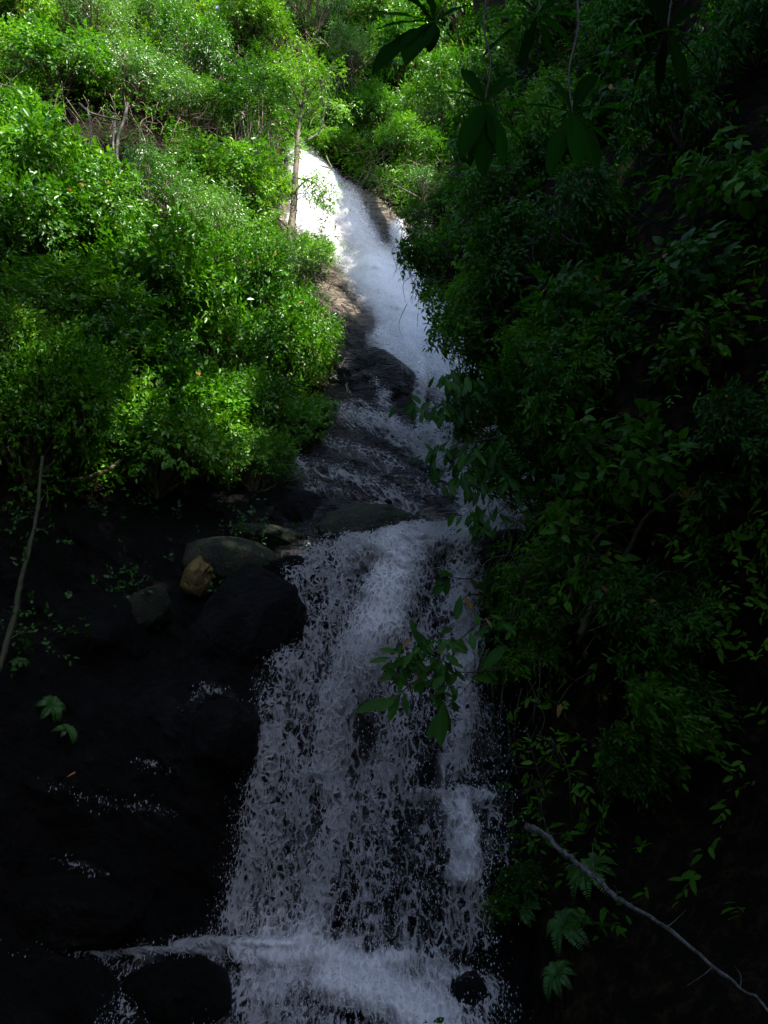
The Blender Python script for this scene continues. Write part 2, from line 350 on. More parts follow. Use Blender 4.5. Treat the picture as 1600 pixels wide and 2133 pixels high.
RIGHT = TPS([
    (950, -400, 22), (1000, 0, 18.5), (960, 200, 18), (900, 420, 16.6), (900, 600, 14.8), (980, 780, 12.6), (1050, 950, 11.2), (1120, 1100, 10.6), (1040, 1250, 11.2),
    (1040, 1500, 10.7), (1060, 1700, 10.4), (1060, 1950, 9.4), (1060, 2200, 8.6),
    (1250, -400, 15), (1250, 0, 13.5), (1250, 400, 11.2), (1200, 700, 10), (1250, 950, 9.4), (1250, 1200, 9.6), (1250, 1500, 9.8), (1250, 1800, 9.0), (1250, 2133, 8.0),
    (1600, -400, 11), (1600, 0, 10), (1600, 400, 8.6), (1600, 800, 7.8), (1600, 1200, 7.8), (1600, 1600, 7.8), (1600, 2000, 7.2), (1600, 2300, 6.4),
    (2300, -600, 7.5), (2300, 200, 6.5), (2300, 1000, 5.6), (2300, 1800, 5.2), (2300, 2500, 4.5), (1900, -900, 11), (1200, -900, 18),
], 3.5, 30)
REDGE = [(985, -900), (985, 0), (1000, 160), (960, 300), (905, 420), (893, 560), (950, 660), (1005, 780), (1040, 900), (1110, 960), (1120, 1060), (1030, 1150), (1010, 1300), (1035, 1500), (1050, 1700), (1050, 1960), (1045, 2500)]
_ry = np.array([p[1] for p in REDGE], float); _rx = np.array([p[0] for p in REDGE], float)
def redge(py): return np.interp(py, _ry, _rx)

VEG = [(-900, -900), (1400, -900), (1300, 300), (960, 330), (900, 400), (835, 455), (780, 405), (720, 372), (670, 342), (630, 322), (600, 400), (560, 430), (580, 520), (640, 610),
       (690, 660), (705, 715), (690, 800), (640, 850), (690, 880), (640, 940), (570, 960), (520, 1030), (420, 1000), (300, 1020), (0, 1070), (-900, 1100)]
def rockmask(px, py, P=None):
    return ~inpoly(px, py, VEG)

def far_point(px, py, disp=True):
    P = pt(px, py, FAR(px, py))
    if not disp: return P
    rk = smooth(0, 1, _blur_rock(px, py))
    ang = math.radians(38)
    # strata dip down to the right
    q = np.stack([P[..., 0] * math.cos(ang) - P[..., 2] * math.sin(ang), P[..., 1] * .8, P[..., 0] * math.sin(ang) + P[..., 2] * math.cos(ang)], -1)
    q2 = q * np.array([.55, .7, 2.0])
    d = .42 * ridged(q2, 3, 5) + .22 * fbm(P * .45, 8, 3) + .09 * ridged(P * 3.1, 21, 3) + .07 * ridged(q * np.array([1.2, 1.5, 6.5]), 33, 3)
    hill = .5 * fbm(P * .35, 30, 4)
    dd = d * rk + hill * (1 - rk)
    low = smooth(1150, 1300, py); dd = dd * (1 - low * .35)
    vdir = norm(P) * -1
    return P + vdir * dd[..., None]
_bx = np.arange(-1000, 2700, 20.0); _by = np.arange(-1000, 2700, 20.0)
_BX, _BY = np.meshgrid(_bx, _by)
_R = rockmask(_BX, _BY).astype(float)
for _ in range(2):
    _R = (_R + np.roll(_R, 1, 0) + np.roll(_R, -1, 0)) / 3; _R = (_R + np.roll(_R, 1, 1) + np.roll(_R, -1, 1)) / 3
def _blur_rock(px, py):
    x = np.clip((np.asarray(px, float) + 1000) / 20, 0, len(_bx) - 2.001); y = np.clip((np.asarray(py, float) + 1000) / 20, 0, len(_by) - 2.001)
    i = x.astype(int); j = y.astype(int); fx = x - i; fy = y - j
    return (_R[j, i] * (1 - fx) + _R[j, i + 1] * fx) * (1 - fy) + (_R[j + 1, i] * (1 - fx) + _R[j + 1, i + 1] * fx) * fy
def right_point(px, py):
    e = redge(py); t = np.clip((px - e) / 90.0, 0, 1)
    Y = RIGHT(px, py) + 3.2 * (1 - t) ** 2
    P = pt(px, py, Y)
    d = .35 * fbm(P * .6, 50, 4) + .12 * ridged(P * 2, 51, 3)
    return P - norm(P) * d[..., None]
def surf_frame(fn, px, py, e=6.0):
    P = fn(px, py); A = fn(px + e, py) - fn(px - e, py); B = fn(px, py + e) - fn(px, py - e)
    n = norm(np.cross(B, A)); s = np.sign((n * -P).sum(-1, keepdims=True)); return P, n * s

def relief(px0, px1, py0, py1, step, fn):
    X = np.arange(px0, px1 + .1, step); Y = np.arange(py0, py1 + .1, step); PX, PY = np.meshgrid(X, Y, indexing='ij')
    return PX, PY, fn(PX, PY), grid_faces(len(X), len(Y))
PX, PY, FP, FF = relief(-840, 1500, -880, 2400, 5, far_point)
V = FP.reshape(-1, 3); pxv, pyv = PX.ravel(), PY.ravel()
fc = FF[:, 0]; isrock = rockmask(pxv[fc], pyv[fc])
moss = np.clip(.12 + .25 * smooth(1020, 1130, pyv) * smooth(900, 650, pxv) - .35 * smooth(1180, 1300, pyv) - .3 * smooth(620, 700, pxv) * smooth(1020, 950, pyv), -.3, .5)
dry = np.clip(.55 * np.exp(-(segdist(pxv, pyv, [(640, 340), (680, 450), (720, 580)]) / 55) ** 2) + 1.2 * np.exp(-(segdist(pxv, pyv, [(575, 430), (620, 530), (690, 595), (745, 645)]) / 26) ** 2) + np.exp(-(segdist(pxv, pyv, [(700, 355), (760, 400), (830, 455)]) / 22) ** 2) + .7 * np.exp(-(segdist(pxv, pyv, [(700, 850), (740, 880)]) / 18) ** 2) + .8 * np.exp(-(segdist(pxv, pyv, [(885, 1070), (940, 1095)]) / 18) ** 2), 0, 1)  # blend weight only: paler tan rock along these strips
def sub(name, mask, mat):
    f = FF[mask]; u, inv = np.unique(f, return_inverse=True)
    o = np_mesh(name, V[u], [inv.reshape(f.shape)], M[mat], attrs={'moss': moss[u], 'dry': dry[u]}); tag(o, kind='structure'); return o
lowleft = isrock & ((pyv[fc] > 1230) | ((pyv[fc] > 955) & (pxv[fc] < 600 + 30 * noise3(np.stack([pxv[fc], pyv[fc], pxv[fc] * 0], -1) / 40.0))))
sub('rock_face', isrock & ~lowleft, 'rock'); sub('cliff', lowleft, 'boulder'); sub('hillside', ~isrock, 'soil')  # lower cliff split off near-black; deep shade put into its colour

ss = np.linspace(0, 1, 130) ** 1.25; yy = np.arange(-880, 2401, 14.0)
SS, YY = np.meshgrid(ss, yy, indexing='ij'); XX = redge(YY) + SS * (2700 - redge(YY))
RP = right_point(XX, YY)
o = np_mesh('right_bank', RP.reshape(-1, 3), [grid_faces(len(ss), len(yy))], M['soil'], attrs={'moss': np.zeros(RP.size // 3)}); tag(o, kind='structure')
# the ground the whole ravine stands on
gx = np.linspace(-120, 120, 121); gy = np.linspace(-120, 160, 141); GX, GY = np.meshgrid(gx, gy, indexing='ij')
GP = np.stack([GX, GY, -6.5 + .5 * fbm(np.stack([GX, GY, GX * 0], -1) * .15, 3, 3)], -1)
tag(np_mesh('ground', GP.reshape(-1, 3), [grid_faces(121, 141)], M['soil'], attrs={'moss': np.zeros(GP.size // 3)}), kind='structure')

# unseen ravine slope behind the viewer, added to cut skylight
az = np.radians(np.linspace(62, 292, 90)); tt_ = np.linspace(0, 1, 40); AZ, TT = np.meshgrid(az, tt_, indexing='ij')
rr_ = 9 + 16 * TT + 2 * fbm(np.stack([np.cos(AZ) * 3, np.sin(AZ) * 3, TT * 4], -1), 91, 4)
BP = np.stack([rr_ * np.sin(AZ), rr_ * np.cos(AZ), -6.5 + (17 + 12 * (np.sin(AZ) < 0) * np.abs(np.sin(AZ))) * TT ** .9 * (1 - .25 * np.clip(np.sin(AZ), 0, 1))], -1)
tag(np_mesh('hillside', BP.reshape(-1, 3), [grid_faces(90, 40)], M['soil'], attrs={'moss': np.zeros(BP.size // 3)}), kind='structure')

# ------------------------------------------------------------------ water
def strokes(px, py, S):
    d = np.zeros(np.shape(px))
    for path, wd, amt in S:
        d = np.maximum(d, amt * np.exp(-(segdist(px, py, path) / wd) ** 2)) + .15 * amt * np.exp(-(segdist(px, py, path) / wd) ** 2)
    return np.clip(d, 0, 1.5)
UP = [([(648, 335), (658, 400), (655, 450)], 27, 1.15), ([(650, 350), (690, 395), (705, 440)], 22, 1.3), ([(632, 470), (660, 500)], 16, .9), ([(690, 470), (705, 530)], 14, .7),
      ([(722, 430), (758, 520), (788, 590)], 32, .6), ([(785, 580), (815, 620), (870, 700), (935, 790)], 44, 1.1), ([(700, 480), (740, 560), (775, 620)], 30, .42),
      ([(826, 490), (838, 540), (850, 590), (880, 650)], 14, .8), ([(870, 650), (930, 740), (950, 800)], 34, 1.15),
      ([(840, 720), (865, 780), (872, 830)], 14, .7), ([(870, 830), (868, 900)], 7, .6), ([(785, 780), (800, 850)], 22, .28), ([(800, 720), (900, 820)], 30, .45),
      ([(945, 800), (940, 880), (960, 960), (985, 1050)], 42, .9), ([(1060, 930), (1080, 1000), (1060, 1070)], 60, 1.15), ([(880, 920), (950, 1000), (985, 1090)], 22, .7),
      ([(740, 880), (820, 910), (930, 990)], 26, .42), ([(640, 980), (720, 1000), (860, 1060)], 26, .24), ([(700, 940), (800, 980), (900, 1040)], 16, .26), ([(650, 1020), (800, 1060)], 14, .2), ([(980, 1060), (960, 1120)], 24, .7), ([(1000, 1060), (1040, 1130)], 50, .8)]
LO = [([(0, 1632), (45, 1637)], 7, .5), ([(180, 1650), (240, 1672), (300, 1690), (420, 1702)], 7, .33), ([(195, 1800), (270, 1832)], 5, .34), ([(350, 1598), (390, 1615)], 10, .38), ([(430, 1478), (470, 1450), (505, 1462)], 9, .32), ([(0, 1992), (120, 1985), (290, 1990)], 8, .42), ([(700, 1230), (650, 1450), (620, 1700), (600, 1940)], 62, .42), ([(860, 1250), (860, 1500), (790, 1700), (760, 1940)], 80, .40), ([(930, 1350), (970, 1560), (930, 1750), (930, 1950)], 60, .34), ([(960, 1140), (830, 1155), (740, 1180)], 34, 1.3), ([(840, 1170), (800, 1300), (760, 1400)], 60, 1.12), ([(950, 1150), (940, 1300), (945, 1400)], 42, .85),
      ([(690, 1180), (640, 1260), (620, 1330)], 40, .72), ([(740, 1200), (690, 1330), (630, 1420)], 46, .62), ([(740, 1400), (715, 1480), (700, 1620)], 34, 1.1),
      ([(700, 1620), (720, 1700), (690, 1830), (670, 1960)], 38, .85), ([(615, 1400), (600, 1500), (580, 1650)], 36, .55), ([(540, 1500), (580, 1570), (590, 1640)], 20, .85),
      ([(580, 1650), (562, 1780), (530, 1930)], 36, .8), ([(640, 1640), (620, 1800), (590, 1950)], 50, .62), ([(800, 1380), (820, 1500), (810, 1620)], 46, .52),
      ([(930, 1400), (950, 1500), (930, 1620)], 32, .82), ([(855, 1672), (890, 1664), (930, 1667), (965, 1664), (995, 1672)], 15, .7), ([(930, 1675), (945, 1740), (950, 1830)], 32, .98),
      ([(1000, 1680), (1000, 1800)], 34, .34), ([(780, 1640), (760, 1760), (760, 1900)], 50, .45), ([(880, 1700), (860, 1850), (850, 1950)], 60, .36), ([(960, 1830), (965, 1960)], 40, .5),
      ([(290, 1990), (380, 1982), (480, 1985)], 8, .8), ([(430, 1975), (500, 1966), (560, 1970), (660, 1975)], 15, 1.05), ([(540, 1985), (620, 2000), (700, 1985), (770, 2020), (830, 2000)], 30, .85),
      ([(720, 2040), (800, 2060), (860, 2110), (900, 2150)], 58, 1.0), ([(620, 2040), (590, 2110)], 70, .62), ([(880, 1990), (900, 2060)], 40, .6), ([(560, 2050), (640, 2120), (700, 2160)], 60, .66), ([(930, 2040), (985, 2060), (960, 2130)], 34, .7), ([(760, 2050), (950, 2120)], 60, .8),
      ([(320, 2010), (330, 2120)], 34, .42), ([(480, 2020), (500, 2140)], 40, .5), ([(60, 1995), (290, 1992)], 9, .35), ([(0, 2090), (60, 2030)], 18, .3)]
def water_sheet(name, mat, region, S, off, seed, mist, step=4, upper=False, amp=.1, gain=1.0, parent=None):
    x0, x1, y0, y1 = region
    X = np.arange(x0, x1 + .1, step); Y = np.arange(y0, y1 + .1, step); PX, PY = np.meshgrid(X, Y, indexing='ij')
    base = pt(PX, PY, FAR(PX, PY)); P = far_point(PX, PY)
    P = P * .55 + base * .45
    d = strokes(PX, PY, S) * gain
    if not upper: d = d * np.clip(d / .6, .4, 1.1) ** .35 + .14 * fbm(np.stack([PX / 26, PY / 60, PX * 0], -1), seed + 200, 3) * (d > .05)
    if upper: fl = np.stack([P[..., 0] * .80 + P[..., 2] * .60, -P[..., 0] * .60 + P[..., 2] * .80, P[..., 1] * .3], -1)
    else: fl = np.stack([P[..., 0], P[..., 2], P[..., 1] * .5], -1)
    q = fl * np.array([3.0, .9, 1]); r = amp * fbm(q, seed + 60, 4) + .05 * fbm(fl * 7, seed + 70, 3)
    view = norm(np.stack([base[..., 0] * .3, -np.ones(X.size * Y.size).reshape(base.shape[:2]), np.full(base.shape[:2], .35)], -1))
    P = P + view * (off + .25 * np.clip(d, 0, 1.2) + r + .10)[..., None]
    ms = mist(PX, PY) if callable(mist) else np.full(PX.shape, mist)
    F = grid_faces(len(X), len(Y)); dv = d.ravel(); keep = dv[F].max(1) > .05
    F = F[keep]; u, inv = np.unique(F, return_inverse=True)
    o = np_mesh(name, P.reshape(-1, 3)[u], [inv.reshape(F.shape)], M[mat], parent, attrs={'dens': dv[u], 'mist': ms.ravel()[u], 'flow': fl.reshape(-1, 3)[u]})
    return o, P, d, PX, PY
mist_u = lambda x, y: smooth(860, 780, y - .3 * (x - 900)) * np.clip(.55 + .45 * np.exp(-(segdist(x, y, [(740, 520), (830, 660), (950, 800)]) / 90) ** 2), 0, 1)
mist_l = lambda x, y: np.clip(.8 * np.exp(-(segdist(x, y, [(620, 2000), (760, 2030), (880, 2110)]) / 80) ** 2) + .5 * np.exp(-(segdist(x, y, [(950, 1700), (950, 1820)]) / 40) ** 2) + .45 * np.exp(-(segdist(x, y, [(830, 1180), (790, 1320)]) / 50) ** 2), 0, 1)
uc = empty('cascade', pt(780, 700, 20)); tag(uc, 'tall upper cascade sliding diagonally down the sunlit rock chute', 'waterfall')
lc = empty('waterfall', pt(780, 1500, 11)); tag(lc, 'broad lower waterfall breaking over the dark cliff in lacy white curtains', 'waterfall')
def rel(o, root):
    o.location = -Vector(root.location); return o
for q, (mt, off) in enumerate((('water_v', -.06), ('water_a', .02), ('water_b', .14), ('water_c', .28))):
    o, UPp, UPd, UX, UY = water_sheet('water_sheet', mt, (570, 1190, 300, 1150), UP, off, q, mist_u, upper=True, parent=uc); rel(o, uc)
    o, LOp, LOd, LX, LY = water_sheet('water_sheet', mt, (-20, 1130, 1090, 2200), LO, off * 1.1, q + 5, mist_l if q else 1.0, amp=.18, gain=(.5, .66, .76, .76)[q], parent=lc); rel(o, lc)
# spray: drops thrown off the sheets
OCT = np.array([(1, 0, 0), (-1, 0, 0), (0, 1, 0), (0, -1, 0), (.4, 0, 2.6), (-.2, 0, -2.6)], float)
OCF = np.array([(0, 2, 4), (2, 1, 4), (1, 3, 4), (3, 0, 4), (2, 0, 5), (1, 2, 5), (3, 1, 5), (0, 3, 5)])
def drops(name, P, d, n, smin, smax, spread, seed, label, power=1.0, parent=None):
    r = np.random.default_rng(seed); p = np.clip(d, 0, 1.2).ravel() ** power; p[p < .06] = 0; p /= p.sum()
    i = r.choice(len(p), n, p=p); Q = P.reshape(-1, 3)[i].copy()
    Q += r.normal(0, spread, (n, 3)) * np.array([1, .6, 1]) ; Q[:, 1] -= np.abs(r.normal(0, spread * .8, n)); 
    s = smin + (smax - smin) * r.random(n) ** 3
    T = OCT[None] * s[:, None, None] * (1 + .5 * r.normal(0, .5, (n, 6, 1))) + Q[:, None]
    F = (OCF[None] + (np.arange(n) * 6)[:, None, None]).reshape(-1, 3)
    o = np_mesh(name, T.reshape(-1, 3), [F], M['drop'], parent); return o
o = drops('spray', UPp, UPd, 2200, .004, .012, .12, 1, ''); tag(o, 'fine spray of drops around the upper cascade', 'spray', kind='stuff')
o = drops('spray', LOp, LOd, 26000, .002, .007, .05, 2, '', .7); tag(o, 'scattered white drops thrown off the lower waterfall', 'spray', kind='stuff')
# dark stream film on the ledge at the left foot of the fall

# ------------------------------------------------------------------ leaves
def leaf_block(P, D, Nn, L, wr, tone, detail=0, droop=.15, fold=.12):
    P, D, Nn = (np.asarray(a, float) for a in (P, D, Nn)); n = len(P)
    D = norm(D); S = norm(np.cross(D, Nn)); U = np.cross(S, D)
    L = np.broadcast_to(np.asarray(L, float), (n,))[:, None]; W = L * np.broadcast_to(np.asarray(wr, float), (n,))[:, None] * .5
    def at(a, s, h): return P + D * (L * a) + S * (W * s) + U * (W * h) - U * (L * droop * a * a)
    if detail == 0:
        V = np.stack([at(0, 0, 0), at(.45, 1, fold * 2), at(1, 0, 0), at(.45, -1, fold * 2)], 1)
        b = (np.arange(n) * 4)[:, None]
        F = [np.vstack([b + [0, 1, 2], b + [0, 2, 3]])]; k = 4
    else:
        V = np.stack([at(0, 0, 0), at(.3, 0, 0), at(.68, 0, 0), at(1, 0, 0), at(.3, 1, fold * 2), at(.68, .8, fold * 1.5), at(.3, -1, fold * 2), at(.68, -.8, fold * 1.5)], 1)
        b = (np.arange(n) * 8)[:, None]
        F = [np.vstack([b + [0, 4, 1], b + [0, 1, 6], b + [2, 5, 3], b + [2, 3, 7]]), np.vstack([b + [1, 4, 5, 2], b + [1, 2, 7, 6]])]; k = 8
    return V.reshape(-1, 3), F, np.repeat(np.broadcast_to(tone, (n,)), k)
def sprigs(r, P, D, Nn, slen, k, L, wr, tone, detail=0, spread=.75, droop=.15, tonej=.2, hang=0.0):
    """k leaves alternating along each twig; returns leaf block arrays"""
    n = len(P); D = norm(D); S = norm(np.cross(D, Nn)); U = np.cross(S, D)
    t = (np.arange(k) + .6) / k; sg = np.where(np.arange(k) % 2 == 0, 1., -1.)
    slen = np.broadcast_to(np.asarray(slen, float), (n,))
    Q = P[:, None] + D[:, None] * (slen[:, None] * t)[..., None] - np.array([0, 0, 1.]) * (hang * slen[:, None] * t ** 2)[..., None] + r.normal(0, .015, (n, k, 3))
    dd = D[:, None] * (1 - spread * .4) + S[:, None] * (sg * spread)[None, :, None] + r.normal(0, .28, (n, k, 3)); dd[..., 2] -= droop
    dd[:, -1] = D + r.normal(0, .2, (n, 3))
    nn = U[:, None] + r.normal(0, .35, (n, k, 3))
    LL = L * (1 + .28 * r.normal(0, 1, (n, k))).clip(.5, 1.7)
    tt = np.clip(np.asarray(tone).reshape(-1, 1) + r.normal(0, tonej * .5, (n, k)), 0, .76)
    old = r.random((n, k)) < .0025; tt[old] = 1.5
    return leaf_block(Q.reshape(-1, 3), dd.reshape(-1, 3), nn.reshape(-1, 3), LL.ravel(), wr, tt.ravel(), detail, droop)
def crown_geo(seed, R, flat, lumps, nspr, k, L, wr, detail=0, slen=.3, hang=0.0, hollow=.55, tone0=.45, down=.15):
    """leafy crown: lumps of twigs with leaves spread through the crown's volume"""
    r = np.random.default_rng(seed); G = Geo(); c = []
    a = r.random(lumps) * 2 * np.pi; el = np.arcsin(r.uniform(-down, 1, lumps)); rad = R * r.uniform(.3, .98, lumps)
    c = np.stack([np.cos(a) * np.cos(el) * rad, np.sin(a) * np.cos(el) * rad, np.sin(el) * rad * flat + R * flat * .45], -1)
    lr = R * r.uniform(.16, .40, lumps); ltone = r.normal(tone0, .10, lumps)
    i = r.choice(lumps, nspr, p=lr ** 2 / (lr ** 2).sum())
    v = norm(r.normal(0, 1, (nspr, 3)) + np.array([0, 0, .35])); rr = hollow + (1 - hollow) * r.random(nspr) ** .6
    P = c[i] + v * (lr[i] * rr)[:, None] * np.array([1, 1, .8])
    out = norm(P - np.array([0, 0, R * .1]))
    D = norm(v * .6 + out * .5 + r.normal(0, .45, (nspr, 3)) + np.array([0, 0, -.1 - hang]))
    Nn = norm(out * .55 + np.array([0, 0, .9]) + r.normal(0, .3, (nspr, 3)))
    Vl, Fl, tl = sprigs(r, P, D, Nn, slen * r.uniform(.6, 1.3, nspr), k, L, wr, ltone[i], detail, droop=.2 + hang * .5, hang=hang)
    G.add(Vl, Fl, tone=tl)
    B = Geo()
    root = np.array([0, 0, -.25 * R])
    for q in range(lumps):
        mid = (root + c[q]) / 2 + r.normal(0, .08 * R, 3)
        p = spline([root + r.normal(0, .03 * R, 3), mid, c[q]], 5); B.add(*tube(p, .03 * R + .008, .006, 5))
        for _ in range(4):
            e = c[q] + norm(r.normal(0, 1, 3)) * lr[q] * .8; B.add(*tube(spline([mid, (mid + e) / 2 + r.normal(0, .06 * R, 3), e], 4), .012, .003, 4))
    return G, B
PROTO = {}
def proto(key, mat, bark, **kw):
    G, B = crown_geo(**kw)
    g = G.build('crown', M[mat], link=False).data; b = B.build('stem', M[bark], link=False).data
    PROTO[key] = (g, b)
for s in range(4):
    proto('hill%d' % s, 'leaf_sun', 'bark', seed=s, R=1.2, flat=.8, lumps=18, nspr=(800, 1100, 850, 1250)[s], k=8, L=(.112, .082, .098, .07)[s], wr=.5, slen=.28, tone0=.47)
for s in range(2):
    proto('fine%d' % s, 'leaf_fine', 'twig', seed=10 + s, R=1.2, flat=.95, lumps=15, nspr=1000, k=9, L=.052, wr=.42, slen=.26, tone0=.55, hang=.15)
for s in range(4):
    proto('bank%d' % s, 'leaf_bank', 'dark_bark', seed=20 + s, R=.95, flat=.8, lumps=10, nspr=480, k=7, L=.10, wr=.36, detail=1, slen=.3, hang=.35, tone0=.45, down=.5)
for s in range(2):
    proto('broad%d' % s, 'leaf_bank', 'dark_bark', seed=30 + s, R=.9, flat=.8, lumps=8, nspr=120, k=4, L=.17, wr=.55, detail=1, slen=.3, hang=.35, tone0=.5, down=.4)
def plant(name, key, P, axis, R, label, cat, group=None, spin=None, stretch=1.0):
    k0 = PROTO[key]; root = empty(name, P)
    q = Vector(axis).to_track_quat('Z', 'X'); q = q @ Quaternion((0, 0, 1), spin if spin is not None else random.uniform(0, 6.28))
    root.rotation_mode = 'QUATERNION'; root.rotation_quaternion = q; root.scale = (R * random.uniform(.8, 1.25), R * random.uniform(.8, 1.25), R * stretch * random.uniform(.75, 1.45))
    for nm, me in (('crown', k0[0]), ('stem', k0[1])):
        c = bpy.data.objects.new(nm, me); C.objects.link(c); c.parent = root
    tag(root, label, cat, group); return root
FARF = lambda x, y: far_point(x, y)
def far_plant(px, py, R, key, label, name='shrub', cat='shrub', group=None, stretch=1.0, up=.8, push=.15):
    P, n = surf_frame(FARF, np.float64(px), np.float64(py), 25)
    ax = norm(n * .7 + np.array([0, 0, up])); return plant(name, key, P + n * push, ax, R, label, cat, group, stretch=stretch)
def right_plant(px, py, R, key, label, name='shrub', cat='shrub', group=None, stretch=1.0, up=.6, push=.15, axis=None):
    P, n = surf_frame(right_point, np.float64(px), np.float64(py), 20)
    ax = norm(n * .8 + np.array([-.15, 0, up])) if axis is None else norm(np.array(axis, float))
    return plant(name, key, P + n * push, ax, R, label, cat, group, stretch=stretch)

GL = 'shrubs growing on the sunlit hillside'
LEFT_SHRUBS = [  # px, py, size, prototype, label
 (40, 40, 1.25, 'hill0', 'dense green shrub in the top left corner of the hillside'),
 (190, 60, 1.3, 'fine0', 'feathery pale green shrub right of the top left corner bush'),
 (330, 50, 1.2, 'fine1', 'pale silvery shrub at the top, left of the violet flowers'),
 (500, 55, 1.3, 'hill1', 'dark green shrub with violet flowers at the top edge'),
 (120, 170, 1.1, 'hill2', 'bright shrub above the brown twig hollow at upper left'),
 (260, 190, 1.2, 'fine0', 'silver glinting shrub above the bent pale vine'),
 (400, 140, 1.1, 'hill3', 'bright leafy bush between silvery shrub and domed vine tree'),
 (410, 250, 1.0, 'fine1', 'white sparkling shrub left of the vine draped tree'),
 (30, 300, 1.05, 'hill1', 'leafy bush at the left edge below the brown twig hollow'),
 (50, 420, 1.15, 'hill0', 'bright rounded bush on the left edge beside the fern hollow'),
 (130, 500, 1.1, 'hill3', 'pale green bush under the white vines and ferns'),
 (30, 540, 1.0, 'hill2', 'sunlit shrub at the left edge above the shadow line'),
 (200, 590, 1.15, 'hill1', 'bright yellow green bush just above the dark lower thicket'),
 (330, 450, 1.1, 'fine0', 'silvery shrub in the middle of the sunlit slope'),
 (460, 400, 1.0, 'hill2', 'bright large leaved bush standing out left of the slender trunk'),
 (420, 520, 1.1, 'fine1', 'pale speckled shrub below the bright large leaved bush'),
 (300, 690, 1.05, 'hill0', 'bush half in shade in the middle of the left slope'),
 (470, 620, 1.1, 'hill3', 'bright bush below and left of the slender trunk base'),
 (560, 560, .8, 'fine0', 'grey green shrub touching the foot of the slender trunk'),
 (640, 540, .62, 'hill2', 'glossy green bush leaning over the left edge of the cascade'),
 (570, 690, .9, 'hill0', 'bright shrub beside the sunlit root covered bank'),
 (620, 760, .75, 'hill1', 'green shrub at the right end of the slope over dark rock'),
 (540, 800, .9, 'hill2', 'sun flecked shrub above the ferns near the middle rocks'),
 (420, 780, .9, 'fine1', 'dull shrub around the brown bare earth patch'),
 (100, 690, 1.1, 'hill1', 'deeply shaded shrub at left below the shadow line'),
 (60, 820, .95, 'hill3', 'dark bush on the left edge beside dead stems'),
 (200, 800, 1.0, 'hill0', 'shaded dark green bush left of the brown earth patch'),
 (330, 880, .85, 'hill2', 'dim bush above the fallen pale branch on the left'),
 (220, 930, .7, 'hill3', 'low arching green bush lit on top at the foot of the slope'),
 (560, 910, .65, 'hill1', 'dark shrub hanging over the upper end of the rock slab'),
 (470, 960, .6, 'hill0', 'small dark shrub hanging below the lit mossy patch'),
 (640, 870, .5, 'hill3', 'small shrub on the ledge beside the wet striped rock'),
 (730, 120, 1.3, 'fine0', 'white glinting tree crown above the head of the cascade'),
 (650, 40, 1.4, 'fine1', 'tall silvery crown at the top edge over the gorge'),
 (800, 40, 1.3, 'hill2', 'bright crown at the top behind the hanging broad leaves'),
 (850, 150, 1.2, 'hill0', 'bright bush high on the back slope beside the dark bank'),
 (760, 240, 1.2, 'hill1', 'rounded bright bush directly above the cascade head'),
 (830, 310, 1.1, 'hill3', 'sunlit bush over the tangled roots right of the cascade head'),
 (690, 300, .7, 'hill2', 'small bush at the very top of the cascade'),
 (920, 250, 1.2, 'hill1', 'half shaded bush where the back slope meets the dark bank'),
 (880, 390, .7, 'fine1', 'drooping dry shrub over the wet ledge right of the cascade'),
 (960, 60, 1.4, 'hill0', 'shaded crown at the top behind the hanging leaf whorls'),
]
LEFT_SHRUBS += [
 (60, 960, .8, 'hill1', 'dark thicket at the left edge above the long mossy stem'),
 (330, 990, .7, 'hill2', 'dim low bush right of the fallen pale branch'),
 (420, 880, .7, 'hill0', 'shaded shrub just above the lit mossy patch'),
 (150, 900, .8, 'hill2', 'dim shrub over the black hollow at lower left'),
 (530, 990, .45, 'hill3', 'last small shrub above the smooth round boulder')]
for (x, y, R, key, lab) in LEFT_SHRUBS:
    far_plant(x, y + 30, R * 1.22, key, lab, 'shrub', 'shrub', GL)
GR = 'shrubs growing on the shaded right bank'
